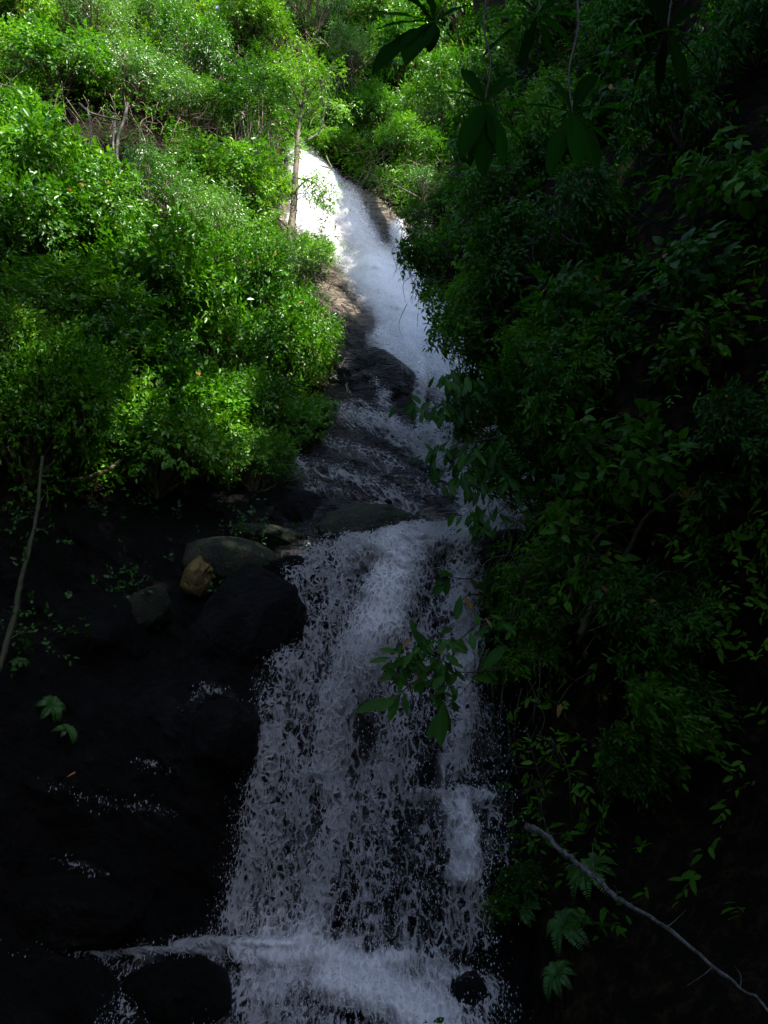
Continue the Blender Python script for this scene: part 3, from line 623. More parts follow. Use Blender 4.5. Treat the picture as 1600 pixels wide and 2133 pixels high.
RIGHT_SHRUBS = [
 (1020, 90, 1.1, 'bank1', 'dark bush at the top edge right behind the left leaf whorl'),
 (1150, 60, 1.0, 'bank2', 'black looking bush at the top under the upper leaf whorl'),
 (1340, 60, .95, 'bank3', 'dark bush at the top left of the rightmost leaf whorl'),
 (1020, 300, 1.0, 'bank0', 'dark bush hanging over the back slope under the left whorl'),
 (1160, 300, 1.0, 'bank2', 'shaded bush right behind the middle leaf whorl'),
 (1320, 200, .9, 'broad1', 'dim broad leaved plant between the middle and rightmost whorls'),
 (905, 440, .8, 'bank0', 'dark bush at the left corner of the bank beside the cascade'),
 (930, 560, .85, 'bank1', 'shaded bush hanging over the misty part of the cascade'),
 (1000, 660, .85, 'bank2', 'dense dark bush below the misty part of the cascade'),
 (1010, 760, .75, 'bank3', 'leafy bush reaching left over the bottom of the upper cascade'),
 (1010, 860, .7, 'bank0', 'bright edged bush reaching farthest left over the wet rock'),
 (1050, 950, .62, 'bank1', 'thin drooping bush with white water showing between its leaves'),
 (1040, 1060, .5, 'bank2', 'hanging leafy bush just above the lip of the lower fall'),
 (1130, 820, .8, 'bank3', 'well lit bush in the middle of the bank'),
 (1150, 940, .75, 'bank0', 'leafy bush above the arching bare vines'),
 (1100, 560, .95, 'bank1', 'dark leafy mass in the upper middle of the bank'),
 (1200, 680, .85, 'broad0', 'broad leaved bush with pale leaf undersides on the bank'),
 (1230, 800, .8, 'bank2', 'shaded bush beside the single pale heart shaped leaves'),
 (1080, 400, 1.0, 'bank3', 'dull green bush under the hanging leaf whorls'),
 (1250, 480, .95, 'bank0', 'dark bush right of the hanging leaf whorls'),
 (1400, 300, .95, 'bank1', 'dim speckled bush in the upper right shade'),
 (1540, 430, .8, 'broad1', 'broad leaved plant on the right edge under small bright leaves'),
 (1560, 130, .9, 'bank2', 'bush with small bright leaves in the top right corner'),
 (1050, 180, 1.1, 'bank3', 'dark bush at the top behind the left leaf whorl'),
 (1250, 140, 1.0, 'bank0', 'nearly black bush at the top between two leaf whorls'),
 (1400, 640, .8, 'broad0', 'long leaved plant fringing the black hollow on the right'),
 (1480, 760, .7, 'broad1', 'few pale leaved plant at the right above the black hollow'),
 (1350, 980, .7, 'broad0', 'sparse bush tangled in the arching vines'),
 (1080, 1250, .6, 'bank1', 'fresh green bush right beside the lower fall'),
 (1190, 1240, .65, 'bank2', 'low bush below the arching vines'),
 (1300, 1150, .7, 'broad1', 'leafy plant under the leaning mossy branch'),
 (1110, 1380, .5, 'bank3', 'small leaved bush above the black hanging roots'),
 (1400, 1250, .7, 'bank0', 'faint bush in the deep shade at the right of the mossy branch'),
 (1340, 1620, .55, 'bank1', 'drooping green spray in the dark lower right'),
 (1480, 1500, .7, 'bank2', 'very dark bush at the right edge beside the drooping spray'),
 (1100, 1880, .45, 'bank3', 'tiny leaved bush between the lower fall and the ferns'),
 (1560, 950, .8, 'bank1', 'unlit bush on the right edge at mid height'),
]
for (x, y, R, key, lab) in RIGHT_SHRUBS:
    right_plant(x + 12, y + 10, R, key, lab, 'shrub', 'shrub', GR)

# undergrowth between the shrubs (nobody could count it)
def undergrowth(name, fn, test, box, n, key, mat, k, L, wr, detail, slen, depth, label, seed, hang=.1, weight=None):
    r = np.random.default_rng(seed); x = r.uniform(box[0], box[1], n * 4); y = r.uniform(box[2], box[3], n * 4)
    ok = test(x, y); x, y = x[ok], y[ok]
    P, nn = surf_frame(fn, x, y, 20)
    wt = (P[:, 1] / P[:, 1].max()) ** 2; 
    if weight is not None: wt = wt * weight(x, y)
    ok = r.random(len(x)) < wt / wt.max(); P, nn = P[ok][:n], nn[ok][:n]; m = len(P)
    cl = np.clip(.5 + .9 * fbm(P * .8, seed, 3), 0, 1)
    P = P + nn * (depth * cl * r.random(m) ** .7)[:, None] + r.normal(0, .05, (m, 3))
    D = norm(nn * .5 + r.normal(0, .6, (m, 3)) + np.array([0, 0, .1 - hang])); Nn = norm(nn * .6 + np.array([0, 0, .8]) + r.normal(0, .3, (m, 3)))
    tone = np.clip(.45 + .5 * fbm(P * .5, seed + 9, 3), .1, .85)
    Vl, Fl, tl = sprigs(r, P, D, Nn, slen * r.uniform(.6, 1.3, m), k, L, wr, tone, detail, hang=hang)
    o = Geo().add(Vl, Fl, tone=tl).build(name, M[mat]); tag(o, label, 'undergrowth', kind='stuff'); return o
undergrowth('undergrowth', FARF, lambda x, y: inpoly(x, y, VEG), (-250, 1100, -200, 1100), 62000, '', 'leaf_sun', 7, .09, .5, 0, .3, 1.0, 'carpet of small leaved plants covering the sunlit hillside', 5,
            weight=lambda x, y: np.where(inpoly(x, y, [(130, 180), (330, 230), (330, 420), (150, 420)]), .2, 1.) * (.12 + .88 * smooth(-.35, .1, fbm(pt(x, y, FAR(x, y)) * .8, 321, 3))))
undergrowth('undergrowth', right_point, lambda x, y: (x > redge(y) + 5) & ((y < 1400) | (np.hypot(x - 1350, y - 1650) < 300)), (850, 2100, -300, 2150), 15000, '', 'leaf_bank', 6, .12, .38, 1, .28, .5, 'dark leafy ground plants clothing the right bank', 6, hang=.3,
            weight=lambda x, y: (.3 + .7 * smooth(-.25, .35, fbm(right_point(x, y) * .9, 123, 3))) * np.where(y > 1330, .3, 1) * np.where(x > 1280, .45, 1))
undergrowth('undergrowth', FARF, lambda x, y: inpoly(x, y, [(0, 1080), (420, 1050), (640, 1100), (625, 1185), (450, 1260), (240, 1330), (0, 1420)]), (0, 650, 1040, 1430), 420, '', 'leaf_canopy', 6, .065, .5, 1, .2, .75, 'small seedlings sprouting between the mossy boulders', 15, hang=.0,
            weight=lambda x, y: .1 + smooth(.0, .3, fbm(pt(x, y, 11) * 1.3, 77, 3)))

# ------------------------------------------------------------------ boulders
def boulder(px, py, Y, size, mat, label, seed, rot=0.0, lump=.18, name='boulder', flat=1.0, tilt=0.0):
    c = pt(px, py, Y); bpy.ops.mesh.primitive_ico_sphere_add if False else None
    import bmesh
    bm = bmesh.new(); bmesh.ops.create_icosphere(bm, subdivisions=5, radius=1.0)
    v = np.array([q.co[:] for q in bm.verts]); f = np.array([[q.index for q in p.verts] for p in bm.faces]); bm.free()
    d = 1 + lump * 1.8 * fbm(v * 1.1 + seed * 3.1, seed, 3) + lump * .8 * ridged(v * 2.2 + seed, seed + 3, 4) + .05 * ridged(v * 7 + seed, seed + 5, 4)
    for kk in range(7):      # broken flat faces
        nn_ = norm(np.random.default_rng(seed * 10 + kk).normal(0, 1, 3)); hh = (v * d[:, None]) @ nn_; d = np.where(hh > .82, d * (.82 + (hh - .82) * .25) / hh, d)
    v = v * d[:, None]; v = np.sign(v) * np.abs(v) ** .9
    v = v * np.array(size); ca, sa = math.cos(tilt), math.sin(tilt)
    v = np.stack([v[:, 0] * ca + v[:, 2] * sa, v[:, 1], -v[:, 0] * sa + v[:, 2] * ca], -1)
    o = np_mesh(name, v, [f], M[mat], loc=c); tag(o, label, 'rock'); return o
def B_(px, py, wpx, hpx, Y, mat, label, seed, tilt=0.0, dep=1.0, lump=.18, name='boulder'):
    f = float(proj(pt(px, py, Y))[2]); s = f / FOC
    return boulder(px, py, Y, (wpx * s, (wpx + hpx) * .5 * s * dep, hpx * s), mat, label, seed, lump=lump, name=name, tilt=tilt)
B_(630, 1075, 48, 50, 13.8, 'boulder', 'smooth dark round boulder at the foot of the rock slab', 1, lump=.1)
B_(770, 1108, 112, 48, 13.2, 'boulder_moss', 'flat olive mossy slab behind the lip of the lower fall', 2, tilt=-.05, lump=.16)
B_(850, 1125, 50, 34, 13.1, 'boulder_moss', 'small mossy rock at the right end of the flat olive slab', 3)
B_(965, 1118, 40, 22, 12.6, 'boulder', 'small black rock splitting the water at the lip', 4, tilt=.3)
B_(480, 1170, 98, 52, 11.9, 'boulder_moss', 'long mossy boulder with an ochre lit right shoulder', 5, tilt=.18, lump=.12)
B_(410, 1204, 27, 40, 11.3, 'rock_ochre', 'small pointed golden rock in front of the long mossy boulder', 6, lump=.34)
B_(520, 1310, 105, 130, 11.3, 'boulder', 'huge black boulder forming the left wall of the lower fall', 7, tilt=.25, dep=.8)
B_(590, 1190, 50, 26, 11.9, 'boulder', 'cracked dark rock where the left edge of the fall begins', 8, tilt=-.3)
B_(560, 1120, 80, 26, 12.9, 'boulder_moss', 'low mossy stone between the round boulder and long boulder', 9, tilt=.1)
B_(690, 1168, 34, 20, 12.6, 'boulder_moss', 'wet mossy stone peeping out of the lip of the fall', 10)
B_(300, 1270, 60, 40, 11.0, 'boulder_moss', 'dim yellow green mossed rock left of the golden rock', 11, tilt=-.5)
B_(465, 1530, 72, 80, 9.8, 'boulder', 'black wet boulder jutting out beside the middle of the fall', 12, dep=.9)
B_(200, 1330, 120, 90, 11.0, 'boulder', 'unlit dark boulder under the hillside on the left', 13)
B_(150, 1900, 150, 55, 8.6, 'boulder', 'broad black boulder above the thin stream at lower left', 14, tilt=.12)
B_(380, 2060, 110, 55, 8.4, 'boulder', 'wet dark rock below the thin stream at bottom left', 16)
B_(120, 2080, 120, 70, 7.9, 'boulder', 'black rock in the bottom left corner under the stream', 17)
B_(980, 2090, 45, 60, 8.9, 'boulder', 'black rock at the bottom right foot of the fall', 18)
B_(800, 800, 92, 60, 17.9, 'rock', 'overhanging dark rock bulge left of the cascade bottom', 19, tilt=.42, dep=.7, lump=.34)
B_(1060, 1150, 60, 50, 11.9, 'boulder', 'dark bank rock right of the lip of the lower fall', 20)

# ------------------------------------------------------------------ trunks, vines, branches
def stem_thing(name, path, r0, r1, mat, label, cat, sides=8, rough=.12, k=8):
    p = spline(path, k); rr_s = np.random.default_rng(len(path) * 7 + int(abs(p[0][0]) * 100))
    if mat in ('log', 'mossy_bark'): p = p + rr_s.normal(0, r0 * .25, p.shape)
    G = Geo().add(*tube(p, r0, r1, sides, rough))
    if mat in ('log', 'mossy_bark'):
        for q_ in range(3, len(p) - 2, 4):      # broken side twigs
            d_ = norm(rr_s.normal(0, 1, 3)); G.add(*tube(spline([p[q_], p[q_] + d_ * .08, p[q_] + d_ * rr_s.uniform(.12, .3) + rr_s.normal(0, .03, 3)], 3), r1 * .5, .002, 4))
    G = G if G else None; o = G.build(name, M[mat], loc=p[0]); tag(o, label, cat); return o
def ppath(lst): return [pt(x, y, Y) for x, y, Y in lst]
# slender tree beside the cascade
def slender_tree():
    p = spline(ppath([(588, 640, 20.2), (598, 540, 20.9), (612, 430, 21.6), (618, 330, 22.3), (622, 270, 22.8), (630, 215, 23.2)]), 8)
    root = empty('slender_tree', p[0]); tag(root, 'slender brown trunked tree standing before the head of the cascade', 'tree')
    G = Geo().add(*tube(p, .16, .05, 9, .12)).build('trunk', M['bark'], root, loc=None); G.location = -Vector(p[0])
    r = np.random.default_rng(3); P = []; D = []; B = Geo()
    br = [((612, 400, 21.7), (650, 370, 21.2), (690, 400, 21.0)), ((616, 370, 22), (660, 385, 21.3), (680, 440, 21.0)), ((600, 520, 21), (650, 520, 20.2), (690, 510, 19.8)), ((622, 290, 22.6), (560, 240, 22.3), (520, 200, 22)),
          ((622, 250, 23), (680, 215, 22.6), (720, 230, 22.4)), ((628, 225, 23.1), (600, 170, 22.8), (570, 150, 22.6)), ((628, 225, 23.1), (670, 160, 22.8), (700, 140, 22.6)), ((628, 225, 23.1), (640, 160, 22.6), (650, 130, 22.5)), ((605, 480, 21.2), (570, 450, 21), (545, 470, 20.8))]
    for b in br:
        q = spline(ppath(b), 6); 
        o = Geo().add(*tube(q, .035, .008, 5)).build('branch', M['bark'], root); o.location = -Vector(p[0])
        for t in q[4:]:
            for _ in range(12): P.append(t + r.normal(0, .22, 3)); D.append(norm(q[-1] - q[0]) * .4 + r.normal(0, .6, 3) + np.array([0, 0, -.5]))
    for t in p[::2]:
        for _ in range(5): P.append(t + r.normal(0, .12, 3)); D.append(r.normal(0, .7, 3) + np.array([0, -.3, -.3]))
    P, D = np.array(P), np.array(D); V_, F_, t_ = sprigs(r, P, D, np.tile([0, -.4, .8], (len(P), 1)) + r.normal(0, .2, (len(P), 3)), .3, 6, .11, .42, np.full(len(P), .5), 0, hang=.4)
    o = Geo().add(V_, F_, tone=t_).build('crown', M['leaf_sun'], root); o.location = -Vector(p[0])
slender_tree()
# tree wrapped in climbers, domed top
def vine_tree():
    base = pt(520, 330, 22.5); root = empty('climber_draped_tree', base); tag(root, 'short dome topped tree wrapped in hanging brown climbers', 'tree')
    p = spline(ppath([(505, 420, 22.0), (500, 330, 22.5), (505, 250, 22.9), (520, 190, 23.2)]), 6)
    o = Geo().add(*tube(p, .2, .12, 9, .2)).build('trunk', M['bark'], root); o.location = -Vector(base)
    r = np.random.default_rng(9); G = Geo()
    for i in range(26):
        x = r.uniform(455, 570); y0 = r.uniform(180, 260); y1 = y0 + r.uniform(60, 150); Y = r.uniform(21.3, 22.2)
        G.add(*tube(spline(ppath([(x, y0, Y), (x + r.normal(0, 6), (y0 + y1) / 2, Y - .1), (x + r.normal(0, 12), y1, Y)]), 4), .014, .006, 4))
    o = G.build('climber', M['twig'], root); o.location = -Vector(base)
    g, b = crown_geo(55, 1.5, .7, 12, 1100, 7, .105, .5, slen=.3, down=.6)
    o = g.build('crown', M['leaf_sun'], root); c = pt(520, 230, 21.9); o.location = Vector(c - base); o.scale = (1.1, .8, .9)
vine_tree()
PV = [
 ('pale_vine', [(668, 165, 22.8), (673, 205, 22.8), (674, 240, 23), (664, 275, 22.8), (640, 292, 22.6)], .045, .03, 'pale_vine', 'pale hooked vine hanging above the head of the cascade', 'vine'),
 ('pale_vine', [(165, 215, 18.5), (190, 235, 18.4), (225, 245, 18.5), (250, 250, 18.6)], .03, .03, 'pale_vine', 'short bent white vine stretched across the twig hollow', 'vine'),
 ('thin_trunk', [(266, 215, 19.6), (260, 245, 19.4), (246, 290, 19.0), (243, 350, 18.6)], .05, .045, 'pale_vine', 'thin pale trunk in the middle of the twig hollow', 'trunk'),
 ('thin_trunk', [(240, 250, 18.8), (236, 300, 18.5), (240, 345, 18.3), (232, 395, 18.0)], .03, .022, 'pale_vine', 'crooked pale stem close beside the thin pale trunk', 'stem'),
 ('thin_trunk', [(182, 225, 18.3), (190, 280, 18.1), (188, 410, 17.6)], .028, .028, 'bark', 'straight thin stem left of the thin pale trunk', 'stem'),
 ('thin_trunk', [(540, 270, 22.6), (541, 350, 22)], .07, .06, 'bark', 'short bare trunk under the dome topped tree', 'trunk'),
 ('vine', [(0, 175, 18.5), (50, 190, 18.4), (100, 220, 18.2), (130, 240, 18.1)], .02, .014, 'twig', 'thin brown vine crossing the hollow at the left edge', 'vine'),
 ('mossy_stem', [(88, 950, 9.6), (78, 1060, 9.5), (52, 1180, 9.3), (28, 1290, 9.2), (-4, 1400, 9.0)], .018, .04, 'mossy_bark', 'long thin mossy stem leaning across the dark lower left', 'stem'),
 ('root', [(720, 800, 17.4), (728, 830, 17.2), (740, 865, 17.0)], .02, .012, 'twig', 'thin pale root dangling beside the overhanging rock', 'root'),
 ('branch', [(1455, 1015, 8.2), (1400, 1035, 8.4), (1345, 1080, 8.7), (1310, 1145, 8.9), (1270, 1205, 9.0), (1235, 1270, 9.1), (1210, 1320, 9.2)], .02, .045, 'mossy_bark', 'leaning green mossy branch on the right bank', 'branch'),
 ('vine', [(1320, 1085, 8.8), (1270, 1095, 8.9), (1232, 1135, 9.0), (1222, 1180, 9.1), (1200, 1215, 9.1)], .012, .012, 'twig', 'arching bare vine left of the mossy branch', 'vine'),
 ('vine', [(1255, 1008, 8.9), (1300, 1012, 8.8), (1335, 1020, 8.7)], .01, .008, 'pale_vine', 'short pale twig sticking out over the arching vine', 'twig'),
 ('vine', [(1180, 1170, 9.2), (1195, 1210, 9.2), (1180, 1255, 9.2)], .01, .008, 'twig', 'short crooked vine beneath the arching vine', 'vine'),
 ('vine', [(1120, 1120, 9.6), (1138, 1200, 9.6), (1150, 1260, 9.6)], .012, .01, 'mossy_bark', 'thin straight vine near the lip of the lower fall', 'vine'),
 ('fallen_log', [(1098, 1722, 9.0), (1135, 1738, 8.7), (1180, 1782, 8.4), (1240, 1826, 8.0), (1290, 1872, 7.6), (1400, 1940, 6.9), (1500, 2024, 6.4), (1620, 2110, 5.9)], .036, .008, 'log', 'long pale fallen branch lying diagonally in the bottom right', 'fallen branch'),
 ('branch', [(1350, 1315, 9.2), (1375, 1355, 9.2), (1400, 1400, 9.2)], .03, .022, 'mossy_bark', 'short yellow green mossy branch in the dark right side', 'branch'),
 ('fallen_branch', [(110, 985, 12.6), (150, 1000, 12.3), (215, 985, 12.2), (250, 960, 12.4)], .05, .03, 'twig', 'pale fallen branch at the foot of the left slope', 'fallen branch'),
 ('twig', [(870, 410 + 0, 24.2), (820, 385, 24.6), (770, 375, 25)], .03, .015, 'pale_vine', 'bare root reaching over the ledge right of the cascade head', 'root'),
 ('twig', [(668, 345, 25), (690, 350, 24.8), (684, 335, 24.9), (680, 325, 25)], .03, .02, 'pale_vine', 'pale bent root at the very head of the cascade', 'root'),
]
PV_TWIGS = True
for nm, pth, r0, r1, mt, lab, cat in PV: stem_thing(nm, ppath(pth), r0, r1, mt, lab, cat, 8, .45 if mt == 'log' else .2)
# dry twigs and roots in tangles (uncountable)
def tangle(name, fn, areas, label, mat, seed):
    r = np.random.default_rng(seed); G = Geo()
    for (cx, cy, wx, wy, n, L, rad, dirn) in areas:
        x = r.normal(cx, wx, n); y = r.normal(cy, wy, n); P, nn = surf_frame(fn, x, y, 20)
        for i in range(n):
            a = P[i] + nn[i] * r.uniform(0, 1.1); d = norm(np.array(dirn) + r.normal(0, .5, 3)); l = L * r.uniform(.4, 1.3)
            G.add(*tube(spline([a, a + d * l * .5 + r.normal(0, .1 * l, 3), a + d * l + np.array([0, 0, -.15 * l])], 4), rad * r.uniform(.5, 1.2), rad * .4, 4))
    o = G.build(name, M[mat]); tag(o, label, 'twigs', kind='stuff')
tangle('dry_twigs', FARF, [(80, 160, 60, 60, 90, .9, .012, (.3, 0, -.4)), (230, 330, 60, 70, 130, .9, .014, (.1, 0, -1)), (380, 340, 50, 30, 90, .8, .018, (.8, 0, .2)), (500, 240, 40, 60, 120, .9, .014, (0, 0, -1)),
    (820, 350, 50, 40, 160, 1.0, .02, (-.8, 0, -.5)), (700, 170, 50, 60, 120, 1.0, .016, (0, 0, -1)), (380, 760, 30, 50, 120, .7, .016, (.1, 0, -1)), (500, 730, 60, 60, 160, .7, .014, (.1, 0, -1)),
    (640, 680, 40, 50, 260, .7, .013, (.6, 0, -.8)), (60, 850, 50, 60, 100, .6, .014, (.1, 0, -1)), (470, 900, 40, 40, 100, .5, .012, (.3, 0, -1)), (250, 80, 120, 60, 150, .8, .012, (.2, 0, -1)), (300, 250, 180, 150, 170, 1.6, .008, (.1, 0, -1)), (350, 650, 160, 120, 150, 1.2, .008, (.15, 0, -1)), (650, 130, 120, 80, 90, 1.6, .009, (-.1, 0, -1))],
    'tangled dry twigs and hanging dead stems among the shrubs', 'twig', 4)
tangle('hanging_roots', right_point, [(1080, 1480, 50, 90, 120, .7, .008, (0, 0, -1)), (1150, 1150, 50, 60, 80, .5, .008, (-.2, 0, -1)), (1250, 1250, 80, 60, 120, .5, .007, (.5, 0, .4)), (880, 500, 12, 60, 60, .6, .01, (-.2, 0, -1)), (1080, 1620, 30, 120, 60, .5, .006, (0, 0, -1))],
    'fine dark roots and stems hanging off the right bank', 'mossy_bark', 8)

# ferns
def fern_geo(seed, n, L, arch=.5):
    r = np.random.default_rng(seed); G = Geo()
    for i in range(n):
        a = 2 * np.pi * i / n + r.normal(0, .25); t = np.linspace(0, 1, 22)[1:]; l = L * r.uniform(.7, 1.15)
        d = np.array([math.cos(a), math.sin(a), 0]); x = d[None] * (l * t)[:, None] * .9 + np.array([0, 0, 1.]) * (l * (1.0 * t - (1.1 + arch) * t ** 2))[:, None] * .8
        G.add(*tube(np.vstack([[0, 0, 0], x]), .005, .002, 4), tone=.5)
        s = np.cross(d, [0, 0, 1]); tg = norm(np.gradient(x, axis=0)); pl = .26 * l * np.sin(np.pi * (t * .85 + .12)) ** .8
        for sg in (1, -1):
            D = s * sg + tg * .45 + r.normal(0, .06, (len(t), 3)); V_, F_, t_ = leaf_block(x, D, np.cross(tg, np.tile(s, (len(t), 1))) * 1.0 + r.normal(0, .1, (len(t), 3)), pl, .26, np.clip(.55 + r.normal(0, .12, len(t)), 0, .9), 1, .2)
            G.add(V_, F_, tone=t_)
    return G
FERN = [fern_geo(70 + i, 9, .5, .3).build('frond', M['fern'], link=False).data for i in range(3)]
FERN_SHADE = [m_.copy() for m_ in FERN]  # darker copies for ferns in dim spots, shade put into leaf colour
for m_ in FERN_SHADE: m_.materials[0] = M['leaf_canopy']
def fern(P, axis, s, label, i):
    o = bpy.data.objects.new('fern', (FERN_SHADE if i < 4 or 10 <= i <= 12 or i == 14 else FERN)[i % 3]); C.objects.link(o); o.location = P; o.rotation_mode = 'QUATERNION'
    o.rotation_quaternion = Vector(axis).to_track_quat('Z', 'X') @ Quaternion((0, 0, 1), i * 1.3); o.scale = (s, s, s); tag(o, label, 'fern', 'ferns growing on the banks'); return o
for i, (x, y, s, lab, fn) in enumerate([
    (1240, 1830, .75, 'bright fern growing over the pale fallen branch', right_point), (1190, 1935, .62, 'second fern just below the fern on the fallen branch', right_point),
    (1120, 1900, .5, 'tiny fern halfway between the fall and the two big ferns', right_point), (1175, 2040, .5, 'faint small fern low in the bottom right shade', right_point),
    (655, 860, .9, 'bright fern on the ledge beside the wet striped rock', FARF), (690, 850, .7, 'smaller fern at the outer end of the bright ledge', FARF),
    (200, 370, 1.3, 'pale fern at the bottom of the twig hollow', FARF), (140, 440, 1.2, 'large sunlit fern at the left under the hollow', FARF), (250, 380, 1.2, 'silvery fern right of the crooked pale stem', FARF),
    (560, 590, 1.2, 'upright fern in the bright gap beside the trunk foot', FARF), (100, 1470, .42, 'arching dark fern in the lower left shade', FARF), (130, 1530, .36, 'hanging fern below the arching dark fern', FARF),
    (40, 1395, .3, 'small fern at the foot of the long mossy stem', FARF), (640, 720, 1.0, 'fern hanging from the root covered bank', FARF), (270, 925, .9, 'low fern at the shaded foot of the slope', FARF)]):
    P, n = surf_frame(fn, np.float64(x), np.float64(y), 15); fern(P + n * .12, norm(n * .9 + np.array([0, 0, .6])), s, lab, i)

# big leaf shape for foreground
def big_leaf(base, d, up, L, wr, r, nseg=9, droop=.35, wave=.05):
    d = norm(np.array(d, float)); up = np.array(up, float); s = norm(np.cross(d, up)); u = np.cross(s, d)
    t = np.linspace(0, 1, nseg); wd = L * wr * .5 * np.sin(np.pi * np.clip(t, 0, 1) ** 1.25) ** .75; wd[0] = .004; wd[-1] = .0015
    c = np.asarray(base)[None] + d * (L * t)[:, None] - u * (L * droop * t ** 2)[:, None]
    cols = []
    for a in (-1, -.5, 0, .5, 1):
        cols.append(c + s * (wd * a)[:, None] + u * (wd * (abs(a) * .28) + L * wave * .25 * np.sin(t * 17 + a * 2 + r.random() * 6) * abs(a) * (a != 0))[:, None])
    Vv = np.stack(cols, 1).reshape(-1, 3); return Vv, [grid_faces(nseg, 5)], np.tile([.0, .5, 1.0, .5, .0], nseg)
def veined(name, dark, light, trans):
    m = leaf_mat(name, dark, [(a + b) / 2 for a, b in zip(dark, light)], light, trans, .75, .02)
    return m
M['whorl'] = veined('whorl_leaf', (.003, .02, .001), (.016, .10, .004), .7)
def whorl(px, py, Y, leaves, label, stem_to, group='leaf whorls hanging in the foreground'):
    """leaves: list of (tip px, tip py, depth change, width ratio)"""
    hub = pt(px, py, Y); root = empty('leaf_whorl', hub); tag(root, label, 'leaf whorl', group); r = np.random.default_rng(int(px + py)); G = Geo()
    for (tx, ty, dy, wr) in leaves:
        tip = hub + (pt(tx, ty, Y + dy) - hub) * .93; d = tip - hub; L = np.linalg.norm(d); up = np.array([0, -.55, .75]) + r.normal(0, .15, 3)
        dd = norm(d); s = norm(np.cross(dd, up)); u = np.cross(s, dd); dr = .12
        V_, F_, a_ = big_leaf(hub + dd * .01, d + u * L * dr, up, L * 1.01, wr, r, droop=dr)
        G.add(V_, F_, tone=np.clip(.35 + r.normal(0, .15) + .12 * a_, 0, .9))
    o = G.build('foliage', M['whorl'], root); o.location = -Vector(hub)
    q = spline([hub] + ppath(stem_to), 6); o = Geo().add(*tube(q, .003, .006, 6)).build('stem', M['dark_bark'], root); o.location = -Vector(hub)
whorl(905, 45, 2.6, [(750, 30, -.05, .25), (780, 62, -.1, .22), (770, 162, -.1, .27), (842, 140, -.15, .30), (796, -38, .05, .24), (893, 112, -.1, .26), (862, -50, .1, .26), (985, 10, .05, .24), (950, 95, .0, .22), (835, -20, .0, .24)], 'leaf whorl farthest left, dark against the sunlit slope', [(955, -40, 2.65), (1000, -160, 2.8)])
whorl(1010, 215, 2.5, [(1006, 375, -.1, .22), (955, 335, -.15, .20), (1050, 350, -.1, .20), (1092, 225, .05, .26), (915, 275, .05, .22), (1070, 160, .1, .24), (978, 350, .1, .18), (930, 190, .1, .22), (1090, 300, .1, .2), (960, 140, .1, .2)], 'leaf whorl hanging lowest on the left of the dark bank', [(1022, 130, 2.5), (1008, 40, 2.55), (1030, -90, 2.6)])
whorl(1192, 235, 2.4, [(1248, 358, -.05, .25), (1145, 375, -.1, .22), (1112, 305, .0, .22), (1290, 320, .05, .23), (1205, 355, -.15, .2), (1285, 225, .1, .24), (1095, 220, .1, .24), (1240, 150, .1, .22), (1140, 160, .1, .22)], 'leaf whorl in the middle with three green lit leaves', [(1185, 150, 2.45), (1205, 40, 2.5), (1190, -90, 2.6)])
whorl(1390, 60, 2.7, [(1512, 106, .0, .27), (1320, 180, .05, .25), (1425, 195, .0, .22), (1280, 110, .1, .24), (1470, 10, .1, .24), (1372, 200, .1, .2), (1340, -20, .1, .22), (1475, 160, .1, .2)], 'rightmost leaf whorl with one large green leaf', [(1405, -30, 2.75), (1440, -160, 2.8)])
whorl(1120, 30, 2.8, [(1000, 125, .0, .25), (1085, 150, .05, .22), (1040, -20, .05, .26), (1190, 90, .1, .24), (1150, 140, .1, .22), (1195, -20, .1, .22), (1010, 40, .1, .24), (1225, 40, .1, .22)], 'leaf whorl near the top edge above the other hanging ones', [(1130, -40, 2.85), (1150, -160, 2.9)])

# leafy branch reaching out over the lower fall
def reaching_branch(name, stems, leaves, label, mat='leaf_big', bark='dark_bark'):
    P0 = pt(*stems[0][0]); root = empty(name, P0); tag(root, label, 'branch'); B = Geo(); r = np.random.default_rng(len(leaves))
    for st in stems: B.add(*tube(spline(ppath(st), 6), .013, .004, 6))
    o = B.build('stem', M[bark], root); o.location = -Vector(P0); G = Geo()
    for (bx, by, tx, ty, Y, wr) in leaves:
        b = pt(bx, by, Y); t = pt(tx, ty, Y - .08 + r.normal(0, .05)); up = np.array([0, -.85, .5]) + r.normal(0, .3, 3)
        V_, F_, a_ = big_leaf(b, t - b, up, np.linalg.norm(t - b), wr, r, 7, .1); G.add(V_, F_, tone=np.clip(.45 + r.normal(0, .2) + .08 * a_, 0, .92))
    o = G.build('foliage', M[mat], root); o.location = -Vector(P0)
LV = []
r_ = np.random.default_rng(12)
for (cx, cy, n, sp) in ((860, 1370, 30, 36), (920, 1390, 26, 30), (890, 1340, 14, 24), (950, 1330, 14, 24), (830, 1400, 10, 20), (915, 1430, 16, 26), (1040, 1300, 16, 30)):
    for _ in range(n):
        bx, by = r_.normal(cx, sp * .8), r_.normal(cy, sp * .5); a = r_.uniform(math.radians(20), math.radians(165)); L = r_.uniform(22, 48)
        LV.append((bx, by, bx + math.cos(a) * L * (1 if r_.random() < .4 else -1) * .8, by + math.sin(a) * L * .75, 8.3 + r_.normal(0, .12), r_.uniform(.26, .42)))
for q in [(822, 1455, 740, 1480), (835, 1445, 808, 1502), (835, 1445, 785, 1480), (840, 1440, 850, 1490), (912, 1440, 935, 1530), (925, 1460, 915, 1555), (930, 1470, 890, 1540), (1000, 1400, 1055, 1340), (1010, 1395, 1040, 1418), (980, 1410, 1040, 1415), (905, 1370, 860, 1310), (870, 1330, 855, 1290), (815, 1370, 770, 1378), (830, 1360, 790, 1350)]:
    LV.append((*q, 8.3, .3))
